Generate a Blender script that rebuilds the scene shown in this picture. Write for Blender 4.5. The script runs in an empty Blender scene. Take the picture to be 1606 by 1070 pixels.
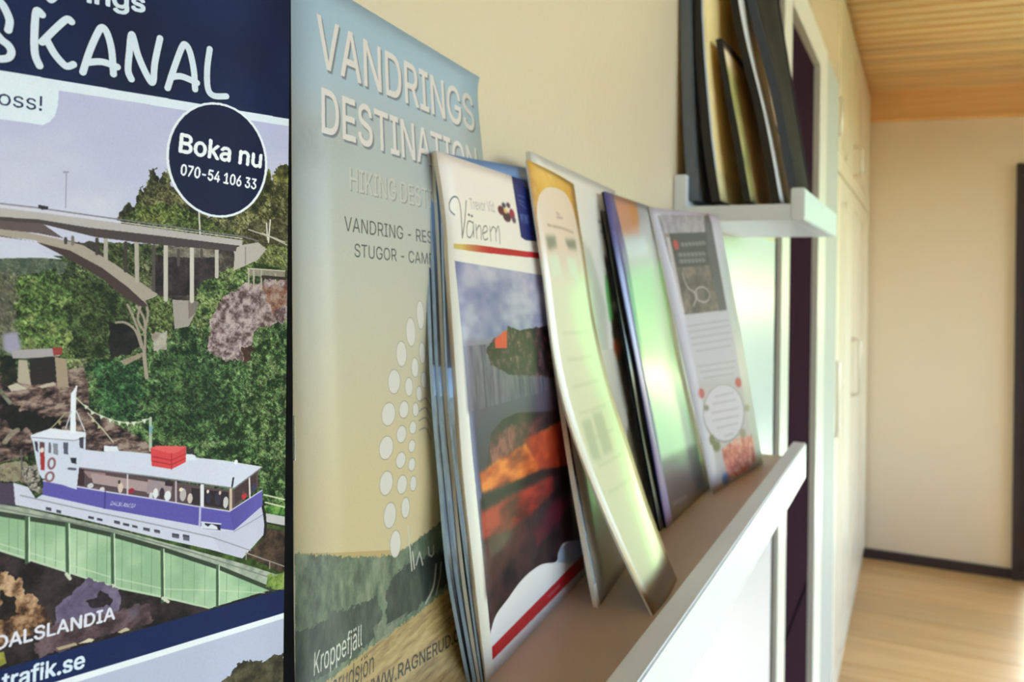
import bpy, bmesh, math, random
import numpy as np
from mathutils import Vector, Matrix

scene = bpy.context.scene
COL = scene.collection

# ------------------------------------------------------------------ camera
TH = math.atan(637 / 1300.0)
RHO = math.radians(0.75)
cam_data = bpy.data.cameras.new('camera')
cam_data.sensor_width = 36.0
cam_data.lens = 36.0 * 1300.0 / 1606.0
cam_data.shift_y = -101.0 / 1606.0
cam_data.clip_start = 0.01
cam_data.clip_end = 200.0
cam = bpy.data.objects.new('camera', cam_data)
COL.objects.link(cam)
right = Vector((math.cos(TH), math.sin(TH), 0))
fwd = Vector((-math.sin(TH), math.cos(TH), 0))
up = Vector((0, 0, 1))
rc = right * math.cos(RHO) + up * math.sin(RHO)
uc = up * math.cos(RHO) - right * math.sin(RHO)
m = Matrix((rc, uc, -fwd)).transposed().to_4x4()
m.translation = Vector((0.17, 0.0, 1.5))
cam.matrix_world = m
cam_data.dof.use_dof = True
cam_data.dof.focus_distance = 0.185
cam_data.dof.aperture_fstop = 30.0
scene.camera = cam

# ------------------------------------------------------------------ world and sun
world = bpy.data.worlds.new('world')
scene.world = world
world.use_nodes = True
wn = world.node_tree
wn.nodes.clear()
w_out = wn.nodes.new('ShaderNodeOutputWorld')
w_bg = wn.nodes.new('ShaderNodeBackground')
w_sky = wn.nodes.new('ShaderNodeTexSky')
w_sky.sky_type = 'NISHITA'
w_sky.sun_disc = False
w_sky.sun_elevation = math.radians(38)
w_sky.sun_rotation = math.radians(4)
w_sky.air_density = 1.0
w_sky.dust_density = 1.0
w_bg.inputs['Strength'].default_value = 0.9
wn.links.new(w_sky.outputs[0], w_bg.inputs['Color'])
wn.links.new(w_bg.outputs[0], w_out.inputs['Surface'])

sun_d = bpy.data.lights.new('sun', 'SUN')
sun_d.energy = 32.0
sun_d.angle = math.radians(0.6)
sun_d.color = (1.0, 0.98, 0.94)
sun = bpy.data.objects.new('sun', sun_d)
COL.objects.link(sun)
sun.rotation_euler = Vector((0.13, 0.70, 0.70)).to_track_quat('Z', 'Y').to_euler()
sun.location = (2, 8, 6)

def window_light(name, loc, rot, sx, sy, energy, colour):
    d = bpy.data.lights.new(name, 'AREA')
    d.shape = 'RECTANGLE'; d.size = sx; d.size_y = sy
    d.energy = energy; d.color = colour
    o = bpy.data.objects.new(name, d); COL.objects.link(o)
    o.location = loc; o.rotation_euler = rot
    return o
# daylight through the window opposite the ledge, the added side window and glazed door
for pt in (window_light('window_portal', (2.70, 0.3, 1.45), (0, math.radians(90), 0), 1.7, 3.8, 1, (1, 1, 1)),
           window_light('added_window_portal', (2.70, 3.6, 1.45), (0, math.radians(90), 0), 1.7, 2.2, 1, (1, 1, 1)),
           window_light('door_portal', (1.47, 5.05, 1.04), (math.radians(-90), 0, 0), 1.64, 2.0, 1, (1, 1, 1))):
    pt.data.cycles.is_portal = True

scene.view_settings.view_transform = 'Standard'
scene.view_settings.look = 'None'
scene.view_settings.gamma = 1.0
scene.view_settings.use_curve_mapping = False
scene.view_settings.exposure = 1.08
try:
    scene.cycles.max_bounces = 10
    scene.cycles.diffuse_bounces = 6
    scene.cycles.use_denoising = True
    scene.cycles.sample_clamp_indirect = 6.0
    scene.cycles.caustics_reflective = False
except Exception:
    pass

# ------------------------------------------------------------------ materials
def srgb(c):
    out = []
    for v in c[:3]:
        v = v / 255.0
        out.append(v / 12.92 if v <= 0.04045 else ((v + 0.055) / 1.055) ** 2.4)
    return (*out, 1.0)

def new_mat(name):
    mt = bpy.data.materials.new(name); mt.use_nodes = True
    return mt, mt.node_tree, mt.node_tree.nodes['Principled BSDF']

def mat(name, col, rough=0.5, metal=0.0, noise=0.0, scale=30.0, bump=0.0, bscale=200.0, coat=0.0, coat_rough=0.1, spec=0.5):
    mt, nt, b = new_mat(name)
    b.inputs['Roughness'].default_value = rough
    b.inputs['Metallic'].default_value = metal
    b.inputs['Coat Weight'].default_value = coat
    b.inputs['Coat Roughness'].default_value = coat_rough
    b.inputs['Specular IOR Level'].default_value = spec
    tc = nt.nodes.new('ShaderNodeTexCoord')
    nz = nt.nodes.new('ShaderNodeTexNoise'); nz.inputs['Scale'].default_value = scale
    nz.inputs['Detail'].default_value = 4
    nt.links.new(tc.outputs['Object'], nz.inputs['Vector'])
    mx = nt.nodes.new('ShaderNodeMixRGB')
    c = srgb(col)
    mx.inputs[1].default_value = tuple(max(0, v * (1 - noise)) for v in c[:3]) + (1,)
    mx.inputs[2].default_value = tuple(min(1, v * (1 + noise)) for v in c[:3]) + (1,)
    nt.links.new(nz.outputs['Fac'], mx.inputs[0])
    nt.links.new(mx.outputs[0], b.inputs['Base Color'])
    if bump:
        n2 = nt.nodes.new('ShaderNodeTexNoise'); n2.inputs['Scale'].default_value = bscale
        nt.links.new(tc.outputs['Object'], n2.inputs['Vector'])
        bp = nt.nodes.new('ShaderNodeBump'); bp.inputs['Strength'].default_value = bump
        bp.inputs['Distance'].default_value = 0.001
        nt.links.new(n2.outputs['Fac'], bp.inputs['Height'])
        nt.links.new(bp.outputs[0], b.inputs['Normal'])
    return mt

def wood(name, dark, light, stretch=(1.2, 30, 30), rough=0.35, coat=0.3):
    """grain along the local X axis, each plank with its own tone"""
    mt, nt, b = new_mat(name)
    b.inputs['Roughness'].default_value = rough
    b.inputs['Coat Weight'].default_value = coat
    b.inputs['Coat Roughness'].default_value = 0.15
    tc = nt.nodes.new('ShaderNodeTexCoord')
    oi = nt.nodes.new('ShaderNodeObjectInfo')
    mp = nt.nodes.new('ShaderNodeMapping'); mp.inputs['Scale'].default_value = stretch
    add = nt.nodes.new('ShaderNodeVectorMath'); add.operation = 'ADD'
    sc = nt.nodes.new('ShaderNodeVectorMath'); sc.operation = 'SCALE'
    sc.inputs[0].default_value = (13, 7, 5)
    nt.links.new(oi.outputs['Random'], sc.inputs['Scale'])
    nt.links.new(tc.outputs['Object'], mp.inputs['Vector'])
    nt.links.new(mp.outputs[0], add.inputs[0]); nt.links.new(sc.outputs[0], add.inputs[1])
    nz = nt.nodes.new('ShaderNodeTexNoise'); nz.inputs['Scale'].default_value = 1.5
    nz.inputs['Detail'].default_value = 6; nz.inputs['Distortion'].default_value = 0.6
    nt.links.new(add.outputs[0], nz.inputs['Vector'])
    rp = nt.nodes.new('ShaderNodeValToRGB')
    rp.color_ramp.elements[0].position = 0.3; rp.color_ramp.elements[0].color = srgb(dark)
    rp.color_ramp.elements[1].position = 0.7; rp.color_ramp.elements[1].color = srgb(light)
    nt.links.new(nz.outputs['Fac'], rp.inputs[0])
    hv = nt.nodes.new('ShaderNodeHueSaturation')
    mr = nt.nodes.new('ShaderNodeMapRange'); mr.inputs['To Min'].default_value = 0.88; mr.inputs['To Max'].default_value = 1.08
    nt.links.new(oi.outputs['Random'], mr.inputs['Value']); nt.links.new(mr.outputs[0], hv.inputs['Value'])
    nt.links.new(rp.outputs[0], hv.inputs['Color'])
    nt.links.new(hv.outputs[0], b.inputs['Base Color'])
    return mt

M = {}
M['wall_white'] = mat('white_lower_wall', (208, 211, 226), rough=0.24, noise=0.01, scale=6, bump=0.15, bscale=260)
M['wall'] = mat('painted_wall', (216, 201, 178), rough=0.24, noise=0.02, scale=6, bump=0.25, bscale=260, spec=0.5)
M['wall_back'] = mat('painted_back_wall', (240, 228, 210), rough=0.6, noise=0.03, scale=3, bump=0.1, bscale=120)
M['panel'] = mat('satin_white_panel', (226, 228, 226), rough=0.2, noise=0.01, scale=8, spec=0.6)
M['white'] = mat('white_lacquer', (238, 240, 240), rough=0.28, noise=0.01, scale=20, coat=0.3)
M['ledge'] = mat('ledge_white', (222, 230, 240), rough=0.35, noise=0.01, scale=20, bump=0.05)
M['casing'] = mat('casing_white', (225, 225, 220), rough=0.35, noise=0.02, scale=12)
M['pillar'] = mat('grey_pillar_paint', (176, 180, 178), rough=0.6, noise=0.02, scale=12)
M['door'] = mat('dark_brown_door', (50, 33, 42), rough=0.85, noise=0.12, scale=14, spec=0.0)
M['black'] = mat('matte_black', (20, 18, 22), rough=0.9, noise=0.1, scale=30, spec=0.0)
M['dframe'] = mat('dark_window_frame', (52, 44, 52), rough=0.4, noise=0.1, scale=20)
M['cream'] = mat('cream_wardrobe_paint', (244, 238, 220), rough=0.3, noise=0.015, scale=9)
M['metal'] = mat('satin_handle_metal', (220, 214, 202), rough=0.3, metal=0.25, noise=0.02, scale=60)
M['floor'] = wood('floor_wood', (218, 174, 114), (236, 198, 142), rough=0.33, coat=0.35)
M['ceil'] = wood('ceiling_pine', (238, 196, 134), (250, 220, 168), rough=0.4, coat=0.25)
M['trim'] = wood('trim_pine', (234, 186, 124), (244, 204, 150), rough=0.45, coat=0.15)
M['stone'] = mat('terrace_stone', (176, 172, 166), rough=0.8, noise=0.15, scale=5, bump=0.4, bscale=60)
M['grass'] = mat('lawn_grass', (132, 174, 112), rough=0.9, noise=0.4, scale=18, bump=0.8, bscale=80)
M['leaf'] = mat('hedge_leaf', (134, 180, 124), rough=0.6, noise=0.3, scale=3)
M['bark'] = mat('bark_brown', (84, 66, 50), rough=0.9, noise=0.3, scale=10)
M['edge_white'] = mat('paper_edge_white', (232, 232, 226), rough=0.6, noise=0.06, scale=400)
M['edge_blue'] = mat('paper_edge_blue', (176, 204, 246), rough=0.5, noise=0.25, scale=300)
M['edge_dark'] = mat('paper_edge_dark', (22, 22, 28), rough=0.7, noise=0.3, scale=300, spec=0.1)
M['edge_cream'] = mat('paper_edge_cream', (238, 226, 208), rough=0.6, noise=0.08, scale=400)
M['edge_violet'] = mat('paper_edge_violet', (84, 84, 150), rough=0.4, noise=0.15, scale=200)
M['edge_steel'] = mat('frame_edge_steel', (150, 160, 178), rough=0.35, noise=0.1, scale=100)
M['frame_black'] = mat('frame_black_lacquer', (20, 21, 26), rough=0.35, noise=0.1, scale=60)
M['frame_grey'] = mat('frame_charcoal', (60, 66, 76), rough=0.45, noise=0.1, scale=60)
M['backing'] = mat('pale_bounce_backing', (206, 182, 146), rough=0.7, noise=0.05, scale=60)  # frame backs made pale to bounce light onto the pictures behind
M['board_shade'] = mat('ledge_board_shade_tint', (196, 180, 168), rough=0.4, noise=0.03, scale=20)  # white ledge's board, its shade put into the colour as taupe
M['board_grey'] = mat('board_grey', (96, 104, 116), rough=0.7, noise=0.08, scale=60)
M['staple'] = mat('staple_steel', (215, 215, 215), rough=0.25, metal=0.9, noise=0.02, scale=100)
M['screw'] = mat('screw_steel', (180, 180, 180), rough=0.3, metal=0.9, noise=0.02, scale=100)
M['tag'] = mat('pale_green_tag', (196, 204, 168), rough=0.5, noise=0.03, scale=40)
def leafy(mt):
    nt = mt.node_tree; b = nt.nodes['Principled BSDF']; o = nt.nodes['Material Output']
    tl = nt.nodes.new('ShaderNodeBsdfTranslucent'); mx = nt.nodes.new('ShaderNodeMixShader')
    mx.inputs[0].default_value = 0.45; tl.inputs[0].default_value = srgb((176, 224, 156))
    nt.links.new(b.outputs[0], mx.inputs[1]); nt.links.new(tl.outputs[0], mx.inputs[2]); nt.links.new(mx.outputs[0], o.inputs['Surface'])
leafy(M['leaf'])
def glass_mat():
    mt = bpy.data.materials.new('window_glass'); mt.use_nodes = True
    nt = mt.node_tree; nt.nodes.clear()
    o = nt.nodes.new('ShaderNodeOutputMaterial'); mx = nt.nodes.new('ShaderNodeMixShader')
    tr = nt.nodes.new('ShaderNodeBsdfTransparent'); gl = nt.nodes.new('ShaderNodeBsdfGlossy')
    tr.inputs[0].default_value = (0.95, 0.97, 0.95, 1); gl.inputs['Roughness'].default_value = 0.02
    fr = nt.nodes.new('ShaderNodeFresnel'); fr.inputs[0].default_value = 1.45
    nt.links.new(fr.outputs[0], mx.inputs[0]); nt.links.new(tr.outputs[0], mx.inputs[1]); nt.links.new(gl.outputs[0], mx.inputs[2])
    nt.links.new(mx.outputs[0], o.inputs['Surface'])
    return mt
M['glass'] = glass_mat()

# ------------------------------------------------------------------ mesh helpers
def tagp(o, label=None, cat=None, group=None, kind=None):
    if label: o['label'] = label
    if cat: o['category'] = cat
    if group: o['group'] = group
    if kind: o['kind'] = kind
    return o

def empty(name, loc=(0, 0, 0), parent=None):
    o = bpy.data.objects.new(name, None); COL.objects.link(o)
    o.location = loc; o.empty_display_size = 0.02
    if parent: o.parent = parent
    return o

def obj(name, bm, mats, parent=None, smooth=False, loc=None):
    me = bpy.data.meshes.new(name)
    bmesh.ops.recalc_face_normals(bm, faces=bm.faces)
    bm.to_mesh(me); bm.free()
    for k in (mats if isinstance(mats, (list, tuple)) else [mats]):
        me.materials.append(k)
    if smooth:
        for p in me.polygons: p.use_smooth = True
    o = bpy.data.objects.new(name, me); COL.objects.link(o)
    if parent:
        o.parent = parent
        o.location = -parent_origin(parent)
    if loc: o.location = loc
    return o

def parent_origin(p):
    v = Vector(p.location)
    while p.parent:
        p = p.parent; v = v + Vector(p.location)
    return v

def box(bm, a, b, bevel=0.0):
    x0, y0, z0 = a; x1, y1, z1 = b
    vs = [bm.verts.new(v) for v in ((x0,y0,z0),(x1,y0,z0),(x1,y1,z0),(x0,y1,z0),(x0,y0,z1),(x1,y0,z1),(x1,y1,z1),(x0,y1,z1))]
    fs = [bm.faces.new([vs[i] for i in f]) for f in ((0,3,2,1),(4,5,6,7),(0,1,5,4),(1,2,6,5),(2,3,7,6),(3,0,4,7))]
    if bevel:
        es = list({e for f in fs for e in f.edges})
        bmesh.ops.bevel(bm, geom=es, offset=bevel, segments=2, affect='EDGES')
    return bm

def bx(name, a, b, mt, parent=None, bevel=0.0):
    return obj(name, box(bmesh.new(), a, b, bevel), mt, parent)

def tube(bm, pts, r, seg=10):
    pts = [Vector(p) for p in pts]; rings = []
    for i, p in enumerate(pts):
        t = (pts[min(i + 1, len(pts) - 1)] - pts[max(i - 1, 0)]).normalized()
        a = t.cross(Vector((0.13, 0.2, 1))).normalized() if abs(t.z) < 0.9 else t.cross(Vector((1, 0.1, 0))).normalized()
        b = t.cross(a).normalized()
        rings.append([bm.verts.new(p + (a * math.cos(2*math.pi*k/seg) + b * math.sin(2*math.pi*k/seg)) * r) for k in range(seg)])
    for q, w in zip(rings, rings[1:]):
        for k in range(seg):
            bm.faces.new((q[k], q[(k+1) % seg], w[(k+1) % seg], w[k]))
    bm.faces.new(rings[0]); bm.faces.new(rings[-1][::-1])
    return bm

# ------------------------------------------------------------------ printed artwork (drawn here, in millimetres)
rng = np.random.default_rng(7)
_noise_tab = rng.random((256, 256)).astype(np.float32)
def vnoise(x, y):
    xi = np.floor(x).astype(int); yi = np.floor(y).astype(int)
    fx = (x - xi).astype(np.float32); fy = (y - yi).astype(np.float32)
    fx = fx*fx*(3-2*fx); fy = fy*fy*(3-2*fy)
    t = _noise_tab
    a = t[yi & 255, xi & 255]; b = t[yi & 255, (xi+1) & 255]
    c = t[(yi+1) & 255, xi & 255]; d = t[(yi+1) & 255, (xi+1) & 255]
    return (a*(1-fx)+b*fx)*(1-fy) + (c*(1-fx)+d*fx)*fy
def fbm(x, y, oct=4, gain=0.55):
    s = 0; a = 1; n = 0
    for k in range(oct):
        s = s + a * vnoise(x * 2**k + 17*k, y * 2**k + 31*k); n += a; a *= gain
    return s / n

_font_cache = {}
SANS = None
try:      # the sans-serif typeface that comes with Blender itself
    import os
    SANS = bpy.data.fonts.load(os.path.join(bpy.utils.system_resource('DATAFILES'), 'fonts', 'Inter.woff2'))
except Exception:
    SANS = None
def text_outline(txt):
    """directed outline segments of a line of lettering, size 1"""
    if txt in _font_cache: return _font_cache[txt]
    cu = bpy.data.curves.new('lettering', 'FONT'); cu.body = txt; cu.size = 1.0
    cu.resolution_u = 4; cu.fill_mode = 'NONE'
    if SANS: cu.font = SANS
    ob = bpy.data.objects.new('lettering', cu); COL.objects.link(ob)
    dg = bpy.context.evaluated_depsgraph_get(); dg.update()
    me = bpy.data.meshes.new_from_object(ob.evaluated_get(dg))
    co = np.array([v.co[:2] for v in me.vertices], dtype=np.float64).reshape(-1, 2)
    ed = []
    for e in me.edges:
        a, b = e.vertices
        if abs(a - b) == 1: ed.append((min(a, b), max(a, b)))
        else: ed.append((max(a, b), min(a, b)))
    bpy.data.objects.remove(ob); bpy.data.curves.remove(cu); bpy.data.meshes.remove(me)
    _font_cache[txt] = (co, ed)
    return co, ed

class Canvas:
    def __init__(self, w, h, res, base):
        self.res = res; self.W = int(w*res); self.H = int(h*res); self.w = w; self.h = h
        self.a = np.zeros((self.H, self.W, 3), np.float32); self.a[:] = np.array(base) / 255.0
        yy, xx = np.mgrid[0:self.H, 0:self.W]
        self.X = ((xx + .5) / res).astype(np.float32); self.Y = ((yy + .5) / res).astype(np.float32)
    def box(self, pts, pad=0):
        p = np.array(pts)
        x0 = max(0, int((p[:,0].min()-pad)*self.res)); x1 = min(self.W, int((p[:,0].max()+pad)*self.res)+2)
        y0 = max(0, int((p[:,1].min()-pad)*self.res)); y1 = min(self.H, int((p[:,1].max()+pad)*self.res)+2)
        return slice(y0, max(y0, y1)), slice(x0, max(x0, x1))
    def mask(self, pts, s):
        X = self.X[s]; Y = self.Y[s]; mk = np.zeros(X.shape, bool)
        n = len(pts)
        for i in range(n):
            x1, y1 = pts[i]; x2, y2 = pts[(i+1) % n]
            if y1 == y2: continue
            mk ^= ((Y < y1) != (Y < y2)) & (X < (x2-x1)*(Y-y1)/(y2-y1) + x1)
        return mk.astype(np.float32)
    def put(self, s, mk, col, al=1.0):
        c = np.asarray(col, np.float32) / 255.0
        mk = (mk*al)[..., None]
        self.a[s] = self.a[s]*(1-mk) + c*mk
    def warp(self, s, rough, sc):
        """torn outline: shift the sampling position by noise"""
        pass
    def poly(self, pts, col, al=1.0, soft=0.0):
        s = self.box(pts, soft*2)
        mk = self.mask(pts, s)
        if soft: mk = self.blur(mk, soft)
        self.put(s, mk, col, al)
    def blur(self, mk, mm):
        r = max(1, int(mm*self.res))
        for ax in (0, 1):
            for _ in range(2):
                c = np.cumsum(np.pad(mk, [(r+1, r) if k == ax else (0, 0) for k in (0, 1)], mode='edge'), axis=ax)
                n = mk.shape[ax]
                hi = np.take(c, np.arange(n)+2*r+1, axis=ax); lo = np.take(c, np.arange(n), axis=ax)
                mk = (hi-lo)/(2*r+1)
        return mk
    def grad(self, pts, c0, c1, axis='y', a=None, b=None, soft=0.0, al=1.0):
        s = self.box(pts, soft*2); mk = self.mask(pts, s)
        if soft: mk = self.blur(mk, soft)
        p = np.array(pts); T = self.Y[s] if axis == 'y' else self.X[s]
        k = 1 if axis == 'y' else 0
        lo = p[:,k].min() if a is None else a; hi = p[:,k].max() if b is None else b
        t = np.clip((T-lo)/(hi-lo), 0, 1)[..., None]
        self.put(s, mk, np.array(c0)*(1-t)+np.array(c1)*t, al)
    def tex(self, pts, cols, sc=1.0, sx=1.0, sy=1.0, con=1.0, rough=0.0, rsc=1.0, al=1.0, soft=0.0, oct=5, gain=0.7):
        """noisy ramp through cols (foliage, rock, water); ragged outline when rough > 0"""
        s = self.box(pts, max(rough, soft*2)); X = self.X[s]; Y = self.Y[s]
        if rough:
            dx = (fbm(X*rsc, Y*rsc, 3)-.5)*2*rough; dy = (fbm(X*rsc+50, Y*rsc+90, 3)-.5)*2*rough
            sx_, sy_ = self.X, self.Y
            mk = np.zeros(X.shape, bool); XX = X+dx; YY = Y+dy; n = len(pts)
            for i in range(n):
                x1, y1 = pts[i]; x2, y2 = pts[(i+1) % n]
                if y1 == y2: continue
                mk ^= ((YY < y1) != (YY < y2)) & (XX < (x2-x1)*(YY-y1)/(y2-y1) + x1)
            mk = mk.astype(np.float32)
        else:
            mk = self.mask(pts, s)
        if soft: mk = self.blur(mk, soft)
        f = fbm(X*sc*sx, Y*sc*sy, oct, gain)
        f = np.clip((f-.5)*2.2*con+.5, 0, 1)*(len(cols)-1)
        i = np.clip(f.astype(int), 0, len(cols)-2); t = (f-i)[..., None]
        c = np.array(cols, np.float32)
        self.put(s, mk, c[i]*(1-t)+c[i+1]*t, al)
    def stroke(self, pts, w, col, al=1.0, soft=0.0):
        s = self.box(pts, w+soft); X = self.X[s]; Y = self.Y[s]
        D = np.full(X.shape, 1e9, np.float32)
        for (x1, y1), (x2, y2) in zip(pts, pts[1:]):
            dx, dy = x2-x1, y2-y1; L = dx*dx+dy*dy+1e-9
            t = np.clip(((X-x1)*dx+(Y-y1)*dy)/L, 0, 1)
            D = np.minimum(D, (X-x1-t*dx)**2+(Y-y1-t*dy)**2)
        D = np.sqrt(D); aa = max(soft, 0.7/self.res)
        self.put(s, np.clip((w/2-D)/aa+.5, 0, 1), col, al)
    def smooth(self, pts):
        P = [pts[0]]+list(pts)+[pts[-1]]; o = []
        for i in range(1, len(P)-2):
            for k in range(8):
                t = k/8
                o.append(tuple(0.5*((2*P[i][j])+(-P[i-1][j]+P[i+1][j])*t+(2*P[i-1][j]-5*P[i][j]+4*P[i+1][j]-P[i+2][j])*t*t+(-P[i-1][j]+3*P[i][j]-3*P[i+1][j]+P[i+2][j])*t**3) for j in (0, 1)))
        o.append(pts[-1]); return o
    def ell(self, e, col, al=1.0, soft=0.0):
        cx, cy, rx, ry = e
        self.poly([(cx+rx*math.cos(t*math.pi/20), cy+ry*math.sin(t*math.pi/20)) for t in range(40)], col, al, soft)
    def ring(self, e, w, col, al=1.0):
        cx, cy, rx, ry = e
        self.stroke([(cx+rx*math.cos(t*math.pi/20), cy+ry*math.sin(t*math.pi/20)) for t in range(41)], w, col, al)
    def text(self, txt, p, col, bold=0.0, off=(0, 0), al=1.0):
        """p = [baseline start, baseline end, point above the start at capital height]"""
        co, ed = text_outline(txt)
        CAPH = float(text_outline('H')[0][:,1].max())
        o = np.array(p[0])+np.array(off); ex = np.array(p[1])-np.array(p[0]); ey = np.array(p[2])-np.array(p[0])
        # shear-free: keep the up vector perpendicular to the baseline
        n = np.array((ex[1], -ex[0])); n = n/np.linalg.norm(n)*np.linalg.norm(ey)
        x0, x1 = co[:,0].min(), co[:,0].max()
        q = o + (co[:,:1]-x0)/(x1-x0)*ex + co[:,1:]/CAPH*n
        h = float(np.linalg.norm(ey)); rad = max(0.0, bold)*h*1.35
        sb = self.box(q, rad+0.5)
        if sb[0].start >= sb[0].stop or sb[1].start >= sb[1].stop: return
        X = self.X[sb]; Y = self.Y[sb]; acc = np.zeros(X.shape, np.float32)
        oy, ox = sb[0].start, sb[1].start
        wind = np.zeros(X.shape, np.int16)
        for a_, b_ in ed:
            x1, y1 = q[a_]; x2, y2 = q[b_]
            if y1 == y2: continue
            r0 = max(0, int((min(y1, y2))*self.res-.5)-oy); r1 = min(X.shape[0], int((max(y1, y2))*self.res+1.5)-oy)
            c1 = min(X.shape[1], int(max(x1, x2)*self.res+1.5)-ox)
            if r1 <= r0 or c1 <= 0: continue
            x = X[r0:r1, :c1]; y = Y[r0:r1, :c1]
            hit = ((y < y1) != (y < y2)) & (x < (x2-x1)*(y-y1)/(y2-y1)+x1)
            wind[r0:r1, :c1] += hit.astype(np.int16)*(1 if y2 > y1 else -1)
        acc = (wind != 0).astype(np.float32)
        r = rad*self.res
        if r >= 0.5:
            base = acc.copy()
            for rr in ([r] if r < 2.5 else [r*.5, r]):
                for k in range(12):
                    dx = int(round(rr*math.cos(k*math.pi/6))); dy = int(round(rr*math.sin(k*math.pi/6)))
                    acc = np.maximum(acc, np.roll(base, (dy, dx), (0, 1)))
        self.put(sb, acc, col, al)
    def leaves(self, y0, y1, sc=1.0, amt=.5, sat=.0):
        """fine leaf and stone relief over a printed photograph, only where it is not pale"""
        s = (slice(int(y0*self.res), int(y1*self.res)), slice(0, self.W))
        X = self.X[s]; Y = self.Y[s]; a = self.a[s]
        d = fbm(X*1.7*sc+9, Y*1.7*sc, 3)-.5
        n = fbm(X*3.1*sc+40+d*3, Y*3.1*sc+d*3, 3, .8)
        n = np.clip((n-.5)*3.2, -1, 1)
        lum = a.mean(-1)
        g = np.clip((a[..., 1]-a[..., 2])*6, 0, 1)
        w = (np.clip((.62-lum)*6, 0, 1)*g*amt)[..., None]
        a = a*(1+n[..., None]*w) + np.array((.05, .05, .02))*np.clip(n[..., None], 0, 1)*w
        grey = a.mean(-1, keepdims=True)
        self.a[s] = (a*(1-sat*g[..., None]) + grey*sat*g[..., None])*(1-.2*g[..., None])
    def gain(self, k):
        self.a *= np.array(k, np.float32)
    def grain(self, amt):
        self.a += (rng.random((self.H, self.W, 1)).astype(np.float32)-.5)*amt
    def image(self, name):
        im = bpy.data.images.new(name, self.W, self.H, alpha=False)
        px = np.ones((self.H, self.W, 4), np.float32)
        px[..., :3] = np.clip(self.a[::-1], 0, 1)
        im.pixels.foreach_set(px.ravel()); im.update(); im.pack()
        return im

def paper(name, canvas, rough=0.45, coat=0.6, coat_rough=0.16, spec=0.5):
    mt, nt, b = new_mat(name)
    b.inputs['Specular IOR Level'].default_value = spec
    tx = nt.nodes.new('ShaderNodeTexImage'); tx.image = canvas.image(name); tx.extension = 'EXTEND'
    uv = nt.nodes.new('ShaderNodeUVMap')
    nt.links.new(uv.outputs[0], tx.inputs[0]); nt.links.new(tx.outputs[0], b.inputs['Base Color'])
    b.inputs['Roughness'].default_value = rough
    b.inputs['Coat Weight'].default_value = coat
    b.inputs['Coat Roughness'].default_value = coat_rough
    return mt

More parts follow.
